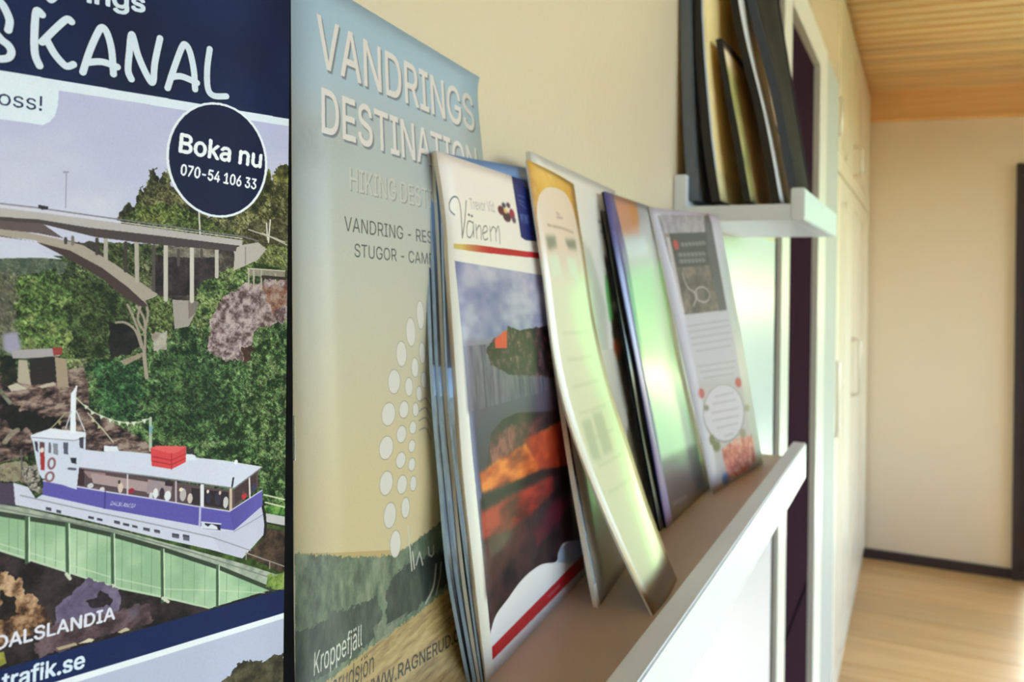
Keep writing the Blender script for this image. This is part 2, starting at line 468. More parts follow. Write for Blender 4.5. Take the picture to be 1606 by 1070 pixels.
# sheets: width and height in mm, left edge points and right edge points (top to bottom, metres)
SHEETS = {
    'K': (100.0, 210.3, [(0.01872, 0.0404, 1.577), (0.0263, 0.03263, 1.367)], [(0.05128, 0.13495, 1.577), (0.05885, 0.12718, 1.367)]),
    'VD': (133.6, 228.0, [(0.012, 0.17976, 1.58659), (0.026, 0.16913, 1.39231), (0.04639, 0.14639, 1.367)], [(0.012, 0.29062, 1.5794), (0.0155, 0.28762, 1.54853), (0.035, 0.302, 1.367)]),
    'BA': (103.2, 182.5, [(0.0135, 0.25158, 1.54451), (0.016, 0.24599, 1.5227), (0.019, 0.24332, 1.5027), (0.026, 0.23578, 1.46454), (0.03, 0.23482, 1.43347), (0.036, 0.23112, 1.40422), (0.04031, 0.23787, 1.367)], [(0.0125, 0.345, 1.549), (0.021, 0.347, 1.47), (0.0275, 0.35, 1.367)]),
    'BB': (103.7, 181.6, [(0.015, 0.25045, 1.54404), (0.0175, 0.2465, 1.52271), (0.0205, 0.24421, 1.50272), (0.0275, 0.23696, 1.46451), (0.0318, 0.23588, 1.43346), (0.0376, 0.23328, 1.4038), (0.04256, 0.23809, 1.367)], [(0.0138, 0.345, 1.5484), (0.0223, 0.347, 1.47), (0.0295, 0.35, 1.367)]),
    'BC': (103.7, 181.0, [(0.0165, 0.2493, 1.54379), (0.019, 0.24829, 1.52281), (0.022, 0.24596, 1.50276), (0.0289, 0.23875, 1.46441), (0.0333, 0.23789, 1.43321), (0.0392, 0.23463, 1.40365), (0.04346, 0.23904, 1.367)], [(0.0151, 0.345, 1.5478), (0.0236, 0.347, 1.47), (0.0315, 0.35, 1.367)]),
    'BD': (104.2, 180.5, [(0.0182, 0.24738, 1.54321), (0.0205, 0.2488, 1.52281), (0.0235, 0.24558, 1.50276), (0.0305, 0.2377, 1.46463), (0.0348, 0.23696, 1.43359), (0.0408, 0.23472, 1.40389), (0.044, 0.2398, 1.367)], [(0.0164, 0.345, 1.5472), (0.0249, 0.347, 1.47), (0.0335, 0.35, 1.367)]),
    'VN': (102.4, 176.8, [(0.02, 0.24528, 1.54325), (0.0225, 0.2481, 1.5205), (0.0255, 0.24563, 1.50278), (0.032, 0.24059, 1.46442), (0.0365, 0.2382, 1.43352), (0.043, 0.23601, 1.39768), (0.04452, 0.24103, 1.367)], [(0.0195, 0.343, 1.54), (0.0305, 0.344, 1.464), (0.03766, 0.34792, 1.367)]),
    'WH': (128.3, 189.3, [(0.016, 0.33048, 1.55534), (0.038, 0.32218, 1.44044), (0.05586, 0.31564, 1.367)], [(0.0135, 0.452, 1.55), (0.03, 0.452, 1.44), (0.043, 0.45, 1.367)]),
    'GO': (46.9, 189.8, [(0.02085, 0.317, 1.54966), (0.02471, 0.317, 1.52801), (0.02949, 0.317, 1.50124), (0.03462, 0.317, 1.46687), (0.04154, 0.317, 1.441), (0.05184, 0.318, 1.41579), (0.06463, 0.319, 1.38948), (0.07766, 0.31868, 1.367)], [(0.02231, 0.367, 1.54439), (0.02549, 0.367, 1.52582), (0.02829, 0.367, 1.5107), (0.03351, 0.367, 1.48073), (0.04153, 0.366, 1.45141), (0.05116, 0.365, 1.42586), (0.06271, 0.364, 1.39551), (0.07583, 0.36216, 1.367)]),
    'DK': (87.1, 172.7, [(0.0175, 0.41957, 1.53614), (0.036, 0.41083, 1.45932), (0.042, 0.41866, 1.41577), (0.05001, 0.4263, 1.367)], [(0.0155, 0.512, 1.535), (0.031, 0.512, 1.44), (0.047, 0.508, 1.367)]),
    'PU': (108.2, 182.9, [(0.02, 0.41624, 1.54597), (0.028, 0.41291, 1.51204), (0.042, 0.41764, 1.43918), (0.05146, 0.43336, 1.367)], [(0.0175, 0.53, 1.545), (0.031, 0.532, 1.455), (0.0525, 0.536, 1.367)]),
    'PK': (107.4, 182.8, [(0.02, 0.49893, 1.54421), (0.034, 0.51181, 1.47098), (0.05774, 0.5149, 1.367)], [(0.03852, 0.61, 1.54716), (0.05408, 0.613, 1.46608), (0.07144, 0.61606, 1.367)]),
    'FZ': (166.2, 236.9, [(0.00771, 0.634, 1.78961), (0.00919, 0.634, 1.71547), (0.01297, 0.634, 1.61673), (0.01813, 0.634, 1.56108)], [(0.0095, 0.8, 1.8), (0.0125, 0.8, 1.7), (0.0225, 0.8, 1.5555)]),
    'FA': (160.1, 262.9, [(0.018, 0.64, 1.82), (0.01664, 0.64, 1.7163), (0.02483, 0.64, 1.61694), (0.03336, 0.64, 1.56069)], [(0.018, 0.8, 1.82), (0.024, 0.8, 1.7), (0.039, 0.8, 1.5555)]),
    'FB': (130.1, 134.1, [(0.02742, 0.66, 1.6907), (0.03548, 0.66, 1.64464), (0.04286, 0.66, 1.60709), (0.05124, 0.66, 1.56095)], [(0.031, 0.79, 1.69), (0.0535, 0.79, 1.5555)]),
    'FC': (130.1, 205.6, [(0.02949, 0.69, 1.76129), (0.04, 0.69, 1.70238), (0.05757, 0.69, 1.62979), (0.07029, 0.69, 1.56201)], [(0.034, 0.82, 1.76), (0.0385, 0.82, 1.69), (0.067, 0.82, 1.5555)]),
    'FD': (126.9, 229.9, [(0.03625, 0.72, 1.77065), (0.04472, 0.72, 1.72669), (0.06219, 0.72, 1.65984), (0.08068, 0.72, 1.56325)], [(0.041, 0.845, 1.8), (0.047, 0.845, 1.75), (0.08, 0.845, 1.5555)]),
}

def sample_edge(pts, n):
    P = [pts[0]]+list(pts)+[pts[-1]]; d = []
    for i in range(1, len(P)-2):
        for k in range(24):
            t = k/24
            d.append(tuple(0.5*((2*P[i][j])+(-P[i-1][j]+P[i+1][j])*t+(2*P[i-1][j]-5*P[i][j]+4*P[i+1][j]-P[i+2][j])*t*t+(-P[i-1][j]+3*P[i][j]-3*P[i+1][j]+P[i+2][j])*t**3) for j in range(3)))
    d.append(tuple(pts[-1])); L = [0]
    for a, b in zip(d, d[1:]): L.append(L[-1]+math.dist(a, b))
    out = []; i = 0
    for k in range(n+1):
        q = L[-1]*k/n
        while i < len(L)-2 and L[i+1] < q: i += 1
        w = (q-L[i])/max(1e-9, L[i+1]-L[i])
        out.append(Vector([d[i][j]*(1-w)+d[i+1][j]*w for j in range(3)]))
    return out

def sheet(name, key, front, edge_mat, thick, parent=None, back=None, nu=6, nv=36, off=0.0, bulge=0.0, u0=0.0, u1=1.0, v0=0.0, v1=1.0, start=0.0):
    """a sheet of paper or booklet: printed front, plain edges, real thickness behind the front"""
    _, _, l, r = SHEETS[key]
    N2 = nv if (v0, v1) == (0, 1) else nv
    Lp, Rp = sample_edge(l, 200), sample_edge(r, 200)
    def S(u, v):
        k = max(0, min(199, int(v*200))); w = v*200-k
        a = Lp[k]*(1-w)+Lp[k+1]*w; b = Rp[k]*(1-w)+Rp[k+1]*w
        return a*(1-u)+b*u
    front_v = []; back_v = []
    bm = bmesh.new(); uvl = bm.loops.layers.uv.new('UVMap')
    for j in range(nv+1):
        v = v0+(v1-v0)*j/nv; fr = []; br = []
        for i in range(nu+1):
            u = u0+(u1-u0)*i/nu; e = 1e-3
            p = S(u, v)
            n = (S(u+e, v)-p).cross(S(u, min(1, v+e))-S(u, min(1, v+e)-e)).normalized()
            if n.x > 0: n = -n
            q = p + n*(-off) + Vector((1, 0, 0))*bulge*math.sin(math.pi*(u-u0)/(u1-u0))
            fr.append((bm.verts.new(q + n*start), (u, 1-v))); br.append((bm.verts.new(q + n*(start+thick)), (u, 1-v)))
        front_v.append(fr); back_v.append(br)
    def face(vs, mi):
        f = bm.faces.new([a[0] for a in vs]); f.material_index = mi
        for lp, a in zip(f.loops, vs): lp[uvl].uv = a[1]
        return f
    for j in range(nv):
        for i in range(nu):
            a, b_, c, d = front_v[j][i], front_v[j][i+1], front_v[j+1][i+1], front_v[j+1][i]
            f = face((a, d, c, b_), 0); f.smooth = True
            a, b_, c, d = back_v[j][i], back_v[j][i+1], back_v[j+1][i+1], back_v[j+1][i]
            f = face((a, b_, c, d), 2); f.smooth = True
    for j in range(nv):
        face((front_v[j][0], back_v[j][0], back_v[j+1][0], front_v[j+1][0]), 1)
        face((front_v[j][-1], front_v[j+1][-1], back_v[j+1][-1], back_v[j][-1]), 1)
    for i in range(nu):
        face((front_v[0][i], front_v[0][i+1], back_v[0][i+1], back_v[0][i]), 1)
        face((front_v[-1][i], back_v[-1][i], back_v[-1][i+1], front_v[-1][i+1]), 1)
    me = bpy.data.meshes.new(name); bm.to_mesh(me); bm.free()
    for k in (front, edge_mat, back or M['edge_white']): me.materials.append(k)
    o = bpy.data.objects.new(name, me); COL.objects.link(o)
    if parent: o.parent = parent; o.location = -parent_origin(parent)
    return o

def base_of(key):
    _, _, l, r = SHEETS[key]
    return tuple((l[-1][j]+r[-1][j])/2 for j in range(3))

# ================================================================== the room
XR = 2.6          # right wall
YF, YB = -1.8, 4.9   # front (behind the camera) and back wall
HC = 2.49

# floor: boards laid across the room
fl = empty('floor', (0, 0, 0)); fl['kind'] = 'structure'
bx('floor_bed', (-0.5, YF, -0.03), (XR, YB + 0.2, -0.014), M['trim'], fl)
pb = bmesh.new(); box(pb, (0, 0, -0.013), (3.2, 0.1385, 0.0), 0.0012)
pm = bpy.data.meshes.new('floor_plank'); bmesh.ops.recalc_face_normals(pb, faces=pb.faces); pb.to_mesh(pm); pb.free(); pm.materials.append(M['floor'])
y = YF; k = 0
while y < YB + 0.05:
    o = bpy.data.objects.new('floor_plank', pm); COL.objects.link(o); o.parent = fl
    o.location = (-0.5, y, 0.0004 * ((k * 7) % 3)); y += 0.14; k += 1

# ceiling: pine boards, sloping slightly down to the right
ce = empty('ceiling', (0, 0, 0)); ce['kind'] = 'structure'
SL = -0.028
def ceil_z(x): return HC + 0.03 + SL * x
PITCH = 0.096
def ceil_mesh(name, w, t, mt, z_off=0.0, round_=0.006):
    bm = bmesh.new()
    prof = [(0.0, 0.022), (0.022, 0.022), (0.0225, 0.003), (0.025, 0.0), (w - round_, 0.0), (w - round_*0.3, 0.003), (w, 0.010), (w, t), (0, t)]
    ends = []
    for x in (-0.5, XR):
        ends.append([bm.verts.new((x, p[0], ceil_z(x) + p[1] + z_off)) for p in prof])
    n = len(prof)
    for i in range(n):
        bm.faces.new((ends[0][i], ends[0][(i+1) % n], ends[1][(i+1) % n], ends[1][i]))
    bm.faces.new(ends[0]); bm.faces.new(ends[1][::-1])
    bmesh.ops.recalc_face_normals(bm, faces=bm.faces)
    me = bpy.data.meshes.new(name); bm.to_mesh(me); bm.free(); me.materials.append(mt)
    return me
cm = ceil_mesh('ceiling_board', 0.0955, 0.026, M['ceil'])
y = YF
while y < YB - 0.02:
    o = bpy.data.objects.new('ceiling_board', cm); COL.objects.link(o); o.parent = ce
    o.location = (0, y, 0); y += PITCH
bx('ceiling_backing', (-0.5, YF - 0.1, HC + 0.09), (XR + 0.1, YB + 0.2, HC + 0.12), M['trim'], ce)
# pine board under the ceiling along the back wall
bm = bmesh.new()
for (ya, yb, z0, z1) in ((YB - 0.022, YB, 0.0, -0.155), (YB - 0.034, YB, -0.150, -0.172)):
    vs = []
    for x in (-0.5, XR):
        vs.append([bm.verts.new((x, yy, ceil_z(x) + zz + 0.012)) for yy, zz in ((ya, z0), (ya, z1), (yb, z1), (yb, z0))])
    for i in range(4): bm.faces.new((vs[0][i], vs[0][(i+1) % 4], vs[1][(i+1) % 4], vs[1][i]))
    bm.faces.new(vs[0]); bm.faces.new(vs[1][::-1])
tr = obj('trim_1', bm, M['trim']); tr['kind'] = 'structure'

# left wall with the ledges (x = 0), a recess beyond it for the wardrobe
wl = empty('wall_left'); wl['kind'] = 'structure'
bx('wall_upper', (-0.12, YF, 1.3665), (0.0, 0.640, HC + 0.08), M['wall'], wl)
bx('wall_upper', (-0.12, 0.640, 1.5500), (0.0, 1.135, HC + 0.08), M['wall'], wl)
bx('wall_lower', (-0.12, YF, 0), (0.0, 0.640, 1.3665), M['wall_white'], wl)  # lower part of the wall, a cooler white than above
bx('wall_lower', (-0.12, 0.640, 0), (0.0, 1.135, 1.5500), M['wall_white'], wl)
bx('wall_over_door', (-0.12, 1.135, 1.955), (0.0, 2.06, HC + 0.08), M['wall'], wl)
bx('pillar', (-0.6, 1.76, 0), (0.0, 2.06, 1.955), M['pillar'], wl)
bx('wall_niche', (-0.62, 2.06, 0), (-0.5, YB + 0.1, HC + 0.08), M['wall'], wl)

# dark brown door with white casing
d1 = empty('door_1', (0, 1.4, 0)); d1['kind'] = 'structure'
bx('door_leaf', (-0.045, 1.253, 0.004), (-0.008, 1.63, 1.90), M['door'], d1, 0.002)
bm = bmesh.new()
box(bm, (-0.0085, 1.285, 0.12), (-0.0045, 1.598, 0.95), 0.0018)
box(bm, (-0.0085, 1.285, 1.05), (-0.0045, 1.598, 1.80), 0.0018)
obj('door_panel', bm, M['door'], d1)
bx('dark_strip', (-0.045, 1.135, 0), (-0.004, 1.176, 1.955), M['black'], d1)  # plain black strip between wall and casing
bx('casing', (-0.045, 1.176, 0), (0.003, 1.253, 1.955), M['casing'], d1, 0.001)
bx('casing', (-0.045, 1.63, 0), (0.003, 1.76, 1.955), M['casing'], d1, 0.001)
bx('head_casing', (-0.045, 1.253, 1.90), (0.004, 1.63, 1.955), M['casing'], d1, 0.001)
bx('hinge', (-0.009, 1.256, 1.66), (0.001, 1.283, 1.73), M['tag'], d1, 0.001)

# built-in wardrobe in the recess
wx = -0.072
wd = empty('built_in_wardrobe', (-0.28, 3.4, 0))
tagp(wd, 'cream built-in wardrobe with metal bow handles beyond the dark brown door', 'wardrobe')
bx('carcass', (-0.49, 2.075, 0.0), (wx - 0.022, 4.88, HC - 0.01), M['cream'], wd)
bx('plinth', (wx - 0.022, 2.075, 0.0), (wx - 0.012, 4.88, 0.07), M['cream'], wd)
def bow_handle(par, y, z0, z1):
    d = 0.032
    bm = bmesh.new()
    pts = [(wx, y, z0)] + [(wx + d*math.sin(t*math.pi/2/5), y, z0 + 0.012*(1-math.cos(t*math.pi/2/5))) for t in range(1, 6)]
    pts += [(wx + d*math.cos(t*math.pi/2/5), y, z1 - 0.012*(1-math.sin(t*math.pi/2/5))) for t in range(0, 5)] + [(wx, y, z1)]
    tube(bm, pts, 0.007, 10)
    for z in (z0, z1):
        tube(bm, [(wx, y, z), (wx + 0.004, y, z)], 0.012, 12)
    obj('handle', bm, M['metal'], par, smooth=True)
wys = [2.08, 2.60, 3.17, 3.74, 4.31, 4.875]
for i, (a, b) in enumerate(zip(wys, wys[1:])):
    for z0, z1, up_ in ((0.075, 1.86, 0), (1.868, 2.49, 1)):
        bm = bmesh.new(); box(bm, (wx - 0.021, a + 0.002, z0), (wx, b - 0.002, z1), 0.002)
        d = obj('door', bm, M['cream'], wd)
        bm = bmesh.new()
        w = 0.07
        for p, q in (((a+w, z0+w), (b-w, z0+w+0.014)), ((a+w, z1-w-0.014), (b-w, z1-w)), ((a+w, z0+w), (a+w+0.014, z1-w)), ((b-w-0.014, z0+w), (b-w, z1-w))):
            box(bm, (wx - 0.001, p[0], p[1]), (wx + 0.003, q[0], q[1]))
        md = obj('moulding', bm, M['cream'], d)
        md.location = (0, 0, 0)
        hy = b - 0.04 if i % 2 == 0 else a + 0.04
        if i == 2: hy = 3.66
        if i == 3: hy = 3.80
        if up_:
            h0, h1 = 1.93, 2.05
        else:
            h0, h1 = 1.035, 1.262
        if i in (1, 2): bow_handle(d, hy, h0, h1)
for o in [q for q in COL.objects if q.name.startswith('handle')]:
    o.location = (0, 0, 0)

# back wall with the glazed door
wb = empty('wall_back'); wb['kind'] = 'structure'
bx('wall_plaster', (-0.62, YB, 0), (0.612, YB + 0.12, HC + 0.08), M['wall_back'], wb)
bx('wall_over_door', (0.612, YB, 2.105), (XR + 0.1, YB + 0.12, HC + 0.08), M['wall_back'], wb)
bx('wall_plaster', (2.35, YB, 0), (XR + 0.1, YB + 0.12, 2.105), M['wall_back'], wb)
bb = bx('baseboard_back', (-0.5, YB - 0.016, 0), (0.612, YB, 0.052), M['dframe'], None, 0.002); bb['kind'] = 'structure'
d2 = empty('door_2', (1.5, YB, 0)); d2['kind'] = 'structure'
bx('jamb', (0.612, YB - 0.03, 0), (0.642, YB + 0.12, 2.105), M['dframe'], d2, 0.002)
bx('jamb', (2.285, YB - 0.03, 0), (2.35, YB + 0.12, 2.105), M['dframe'], d2, 0.002)
bx('head', (0.642, YB - 0.03, 2.045), (2.285, YB + 0.12, 2.105), M['dframe'], d2, 0.002)
bx('sill', (0.642, YB - 0.02, 0), (2.285, YB + 0.12, 0.03), M['dframe'], d2, 0.002)
for a, b, yy in ((0.644, 1.50, YB + 0.03), (1.44, 2.283, YB + 0.07)):
    bm = bmesh.new()
    for p, q in (((a, 0.03), (a+0.04, 2.045)), ((b-0.04, 0.03), (b, 2.045)), ((a+0.04, 0.03), (b-0.04, 0.08)), ((a+0.04, 2.0), (b-0.04, 2.045))):
        box(bm, (p[0], yy, p[1]), (q[0], yy + 0.035, q[1]), 0.002)
    obj('sash', bm, M['dframe'], d2)
    bx('pane', (a+0.04, yy + 0.015, 0.08), (b-0.04, yy + 0.019, 2.0), M['glass'], d2)

# right wall with its window and an added one, and the wall behind the camera
wr = empty('wall_right'); wr['kind'] = 'structure'
WY0, WY1, WZ0, WZ1 = -1.6, 2.2, 0.6, 2.3
bx('wall_below_window', (XR, YF, 0), (XR + 0.12, YB + 0.12, WZ0), M['wall_back'], wr)
bx('wall_over_window', (XR, YF, WZ1), (XR + 0.12, YB + 0.12, HC + 0.08), M['wall_back'], wr)
bx('wall_pier', (XR, YF, WZ0), (XR + 0.12, WY0, WZ1), M['wall_back'], wr)
bx('wall_pier', (XR, WY1, WZ0), (XR + 0.12, 2.5, WZ1), M['wall_back'], wr)
bx('wall_pier', (XR, 4.7, WZ0), (XR + 0.12, YB + 0.12, WZ1), M['wall_back'], wr)
w2 = empty('added_window', (XR, 3.5, 1.5)); w2['kind'] = 'structure'  # unseen window added to brighten the far end of the room
bm = bmesh.new()
for p, q in (((2.5, WZ0), (2.55, WZ1)), ((4.65, WZ0), (4.7, WZ1)), ((2.55, WZ0), (4.65, WZ0+.05)), ((2.55, WZ1-.05), (4.65, WZ1))):
    box(bm, (XR + 0.04, p[0], p[1]), (XR + 0.09, q[0], q[1]), 0.002)
obj('window_frame', bm, M['white'], w2)
bx('pane', (XR + 0.06, 2.55, WZ0+.05), (XR + 0.064, 4.65, WZ1-.05), M['glass'], w2)  # pane of the added window
w1 = empty('window_1', (XR, 0, 1.5)); w1['kind'] = 'structure'
bm = bmesh.new()
for p, q in (((WY0, WZ0), (WY0+.05, WZ1)), ((WY1-.05, WZ0), (WY1, WZ1)), ((WY0+.05, WZ0), (WY1-.05, WZ0+.05)), ((WY0+.05, WZ1-.05), (WY1-.05, WZ1)), ((-.025, WZ0+.05), (.025, WZ1-.05))):
    box(bm, (XR + 0.04, p[0], p[1]), (XR + 0.09, q[0], q[1]), 0.002)
obj('window_frame', bm, M['white'], w1)
bx('pane', (XR + 0.06, WY0+.05, WZ0+.05), (XR + 0.064, -.025, WZ1-.05), M['glass'], w1)
bx('pane', (XR + 0.06, .025, WZ0+.05), (XR + 0.064, WY1-.05, WZ1-.05), M['glass'], w1)
wf = bx('wall_front', (-0.12, YF - 0.12, 0), (XR + 0.12, YF, HC + 0.08), M['wall_back']); wf['kind'] = 'structure'

# ================================================================== the garden beyond the glass
g = bx('lawn', (-14, YB + 2.2, -0.35), (22, 26, -0.20), M['grass']); g['kind'] = 'structure'
tc_ = bx('terrace', (-2, YB + 0.12, -0.3), (5, YB + 2.2, -0.04), M['stone']); tc_['kind'] = 'structure'
def bush(name, cx, cy, rx, ry, rz, n, seed, label, cat, trunk=0.0, group=None):
    r = random.Random(seed)
    t = empty(name, (cx, cy, -0.2)); tagp(t, label, cat, group)
    bm = bmesh.new()
    for k in range(n):
        a = r.random()*2*math.pi; b = math.acos(1-r.random()*1.9); q = 0.75+0.25*r.random()
        p = Vector((rx*q*math.sin(b)*math.cos(a), ry*q*math.sin(b)*math.sin(a), trunk + rz*(0.5+0.5*q*math.cos(b))))
        d1_ = Vector((r.uniform(-1, 1), r.uniform(-1, 1), r.uniform(-1, 1))).normalized()
        d2_ = d1_.orthogonal().normalized(); s_ = r.uniform(.05, .10)
        bm.faces.new([bm.verts.new(p+d1_*s_), bm.verts.new(p+d2_*s_*.5), bm.verts.new(p-d1_*s_), bm.verts.new(p-d2_*s_*.5)])
    f = obj('foliage', bm, M['leaf'], t); f.location = (0, 0, 0); f['kind'] = 'stuff'
    bm = bmesh.new()
    bmesh.ops.create_icosphere(bm, subdivisions=3, radius=1)
    for v in bm.verts:
        v.co = Vector((v.co.x*rx*.86, v.co.y*ry*.86, trunk + rz*(.5+.44*v.co.z))) * (1+0.08*math.sin(9*v.co.x+7*v.co.z+seed))
    f = obj('inner_foliage', bm, M['leaf'], t, smooth=True); f.location = (0, 0, 0)
    if trunk:
        bm = bmesh.new(); tube(bm, [(0, 0, 0), (0.03, 0, trunk*.6), (0, 0.02, trunk+rz*.4)], 0.09, 10)
        f = obj('trunk', bm, M['bark'], t); f.location = (0, 0, 0)
bush('garden_shrub', 1.6, 10.4, 1.5, 0.9, 1.5, 2600, 3, 'broad green garden shrub on the lawn straight behind the glass door', 'shrub')
bush('garden_shrub', 4.6, 11.0, 1.7, 0.9, 1.8, 2600, 5, 'rounded green garden shrub to the right of the glass door', 'shrub')
bush('garden_shrub', 7.8, 12.0, 1.9, 1.0, 1.9, 2200, 6, 'farthest right green garden shrub by the edge of the lawn', 'shrub')
bush('garden_tree', 2.6, 14.5, 2.3, 2.0, 3.4, 4200, 8, 'leafy tree behind the broad shrub beyond the glass door', 'tree', 1.2)
bush('garden_tree', 7.0, 16.5, 2.6, 2.2, 3.8, 4200, 9, 'tall leafy tree at the right end of the lawn', 'tree', 1.4)

# ================================================================== the picture ledges
LEDGES = []
def picture_ledge(y0, y1, zf, label, zb=0.015, board=None):
    """U section: floor board, tall back flange on the wall, front lip"""
    t = empty('picture_ledge', (0.048, (y0+y1)/2, zf))
    tagp(t, label, 'ledge')
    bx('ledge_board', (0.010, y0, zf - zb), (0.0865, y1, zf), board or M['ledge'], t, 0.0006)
    bx('back_flange', (0.0004, y0, zf - zb), (0.0100, y1, zf + 0.0245), M['ledge'], t, 0.0006)
    bx('front_lip', (0.0865, y0, zf - zb), (0.0962, y1, zf + 0.0115), M['ledge'], t, 0.0008)
    return t
picture_ledge(-0.25, 0.655, 1.367, 'long white picture ledge in front holding the leaning brochures', board=M['board_shade'])
picture_ledge(0.627, 0.885, 1.5555, 'short white picture ledge higher up holding dark frames', 0.0115)

# ================================================================== artwork: canal folder
W, H, _, _ = SHEETS['K']
K = Canvas(W, H, 12, (15, 26, 68))
K.tex([(0, 0), (W, 0), (W, H), (0, H)], [(12, 20, 58), (18, 32, 78)], sc=0.05, oct=2)
white = (226, 232, 244)
# photograph area
ph = [(46.04,44.47),(56.57,46.30),(100.00,46.60),(100.93,140.91),(99.36,140.52),(48.37,140.11)]
ph = [(0, ph[0][1])] + ph[1:5] + [(0, ph[5][1])]
ph[2] = (W, ph[2][1]); ph[3] = (W, ph[3][1]); ph[4] = (W, ph[4][1])
K.poly(ph, (190, 190, 220))
top_y, bot_y = ph[1][1], ph[5][1]
K.grad(ph, (178, 182, 222), (208, 206, 226), a=top_y, b=top_y+32)
K.tex([(0, top_y), (W, top_y), (W, top_y+34), (0, top_y+34)], [(190, 188, 222), (202, 198, 226), (216, 212, 230)], sc=0.06, sy=2, al=.4, oct=3)
K.tex([(58.75,64.61),(67.06,62.83),(67.16,67.94),(56.83,67.46)], [(206, 204, 226), (226, 226, 236)], sc=.3, al=.6, soft=2)
K.stroke([(58.06,60.30),(58.09,66.40)], .18, (150, 150, 180)); K.stroke([(57.66,60.34),(58.36,60.27)], .3, (150, 150, 180))
_bk = [(68.38,74.59)]; K.tex([(W*.45, _bk[0][1]), (W, _bk[0][1]), (W, bot_y), (W*.45, bot_y)], [(28, 40, 22), (52, 74, 34), (84, 104, 52)], sc=.6)
# distant hills left, big land masses
left = [(45.91,75.17),(54.09,74.53),(58.98,75.48),(66.27,77.57),(72.99,82.12),(73.30,99.40),(61.43,96.15),(46.45,96.95)]
left[0] = (0, left[0][1]); left[-1] = (0, left[-1][1])
K.tex(left, [(28, 34, 24), (54, 72, 36), (84, 110, 52), (112, 136, 66), (140, 150, 92)], sc=.28, rough=.6, rsc=.8)
hb = [(45.91,75.17),(54.10,74.75),(58.79,75.71),(58.04,77.66),(46.00,78.81)]; hb[0] = (0, hb[0][1]); hb[-1] = (0, hb[-1][1])
K.tex(hb, [(62, 76, 72), (86, 100, 84), (104, 116, 92)], sc=.4, rough=.3)
K.tex([(50.46,78.79),(56.06,76.62),(60.12,81.99),(59.33,91.69),(52.59,91.29),(50.66,87.06)], [(34, 48, 24), (74, 108, 40), (110, 144, 58), (150, 170, 80)], sc=.45, rough=1.2, rsc=.6)
K.tex([(46.83,76.77),(50.90,77.75),(51.16,89.15),(47.17,90.97)], [(70, 66, 60), (110, 100, 90), (140, 132, 116)], sc=.5, rough=1, al=.7)
K.tex([(59.03,77.65),(68.49,80.38),(69.26,92.28),(60.33,91.75)], [(26, 38, 20), (60, 84, 34), (92, 116, 52)], sc=.5, rough=.8)
# wooded slope behind the bridge
K.tex([(66.73,68.30),(66.91,66.25),(68.19,64.80),(69.53,65.39),(69.92,62.59),(70.57,61.38),(71.04,62.50),(71.47,61.30),(72.11,58.68),(72.90,57.89),(73.52,60.42),(74.42,58.68),(75.10,57.90),(76.10,61.13),(77.31,61.98),(83.53,66.38),(92.12,61.40),(93.20,60.16),(94.30,59.04),(94.82,56.40),(95.65,55.54),(96.53,58.32),(97.35,55.36),(98.21,54.75),(100.54,55.03),(100.74,73.24),(79.90,72.86),(66.96,68.75)],
      [(28, 30, 24), (60, 62, 34), (92, 90, 46), (122, 120, 60), (150, 146, 84)], sc=.5, sx=1.3, rough=.7, rsc=1.4, con=1.1)
K.tex([(67.38,68.04),(69.86,65.14),(76.16,64.22),(83.54,67.12),(89.01,70.06),(79.86,70.21)], [(60, 76, 28), (98, 118, 38), (136, 150, 60)], sc=.55, rough=.8, rsc=1)
K.tex([(89.01,69.81),(92.74,66.46),(100.65,65.34),(100.73,72.19),(92.81,72.19)], [(58, 54, 34), (92, 84, 52), (120, 112, 76)], sc=.6, rough=.5)
for q in ([(81.26,65.30),(81.59,70.38)], [(96.07,66.27),(95.70,70.80)], [(95.23,66.96),(95.55,70.29)]): K.stroke(q, .3, (222, 216, 210))
K.stroke([(91.40,68.44),(96.25,69.75),(99.84,71.17)], .25, (196, 186, 180)); K.stroke([(94.42,69.06),(99.40,70.66)], .22, (210, 200, 190))
# shade under the bridge
K.tex([(57.92,72.05),(90.11,72.03),(89.11,76.68),(85.62,78.58),(83.14,82.23),(73.01,83.28),(63.08,76.50)], [(30, 26, 26), (52, 44, 44), (74, 64, 58), (120, 112, 100)], sc=.4, rough=.5)
K.tex([(62.99,71.85),(75.35,72.18),(75.40,75.12),(71.83,80.96),(65.18,76.46)], [(48, 58, 28), (84, 100, 42), (130, 134, 90)], sc=.6, rough=.4)
K.tex([(72.84,74.01),(85.56,74.28),(84.98,78.58),(80.04,81.24),(72.98,81.55)], [(30, 24, 28), (48, 38, 42), (68, 56, 58)], sc=.5, rough=.3)
K.tex([(75.35,72.30),(85.53,72.43),(84.92,74.17),(75.39,74.18)], [(90, 84, 74), (150, 140, 128)], sc=.8, rough=.4)
K.poly([(45.84,72.33),(50.32,72.56),(54.27,73.79),(57.79,75.19),(54.10,74.96),(45.92,75.37)], (202, 204, 226))
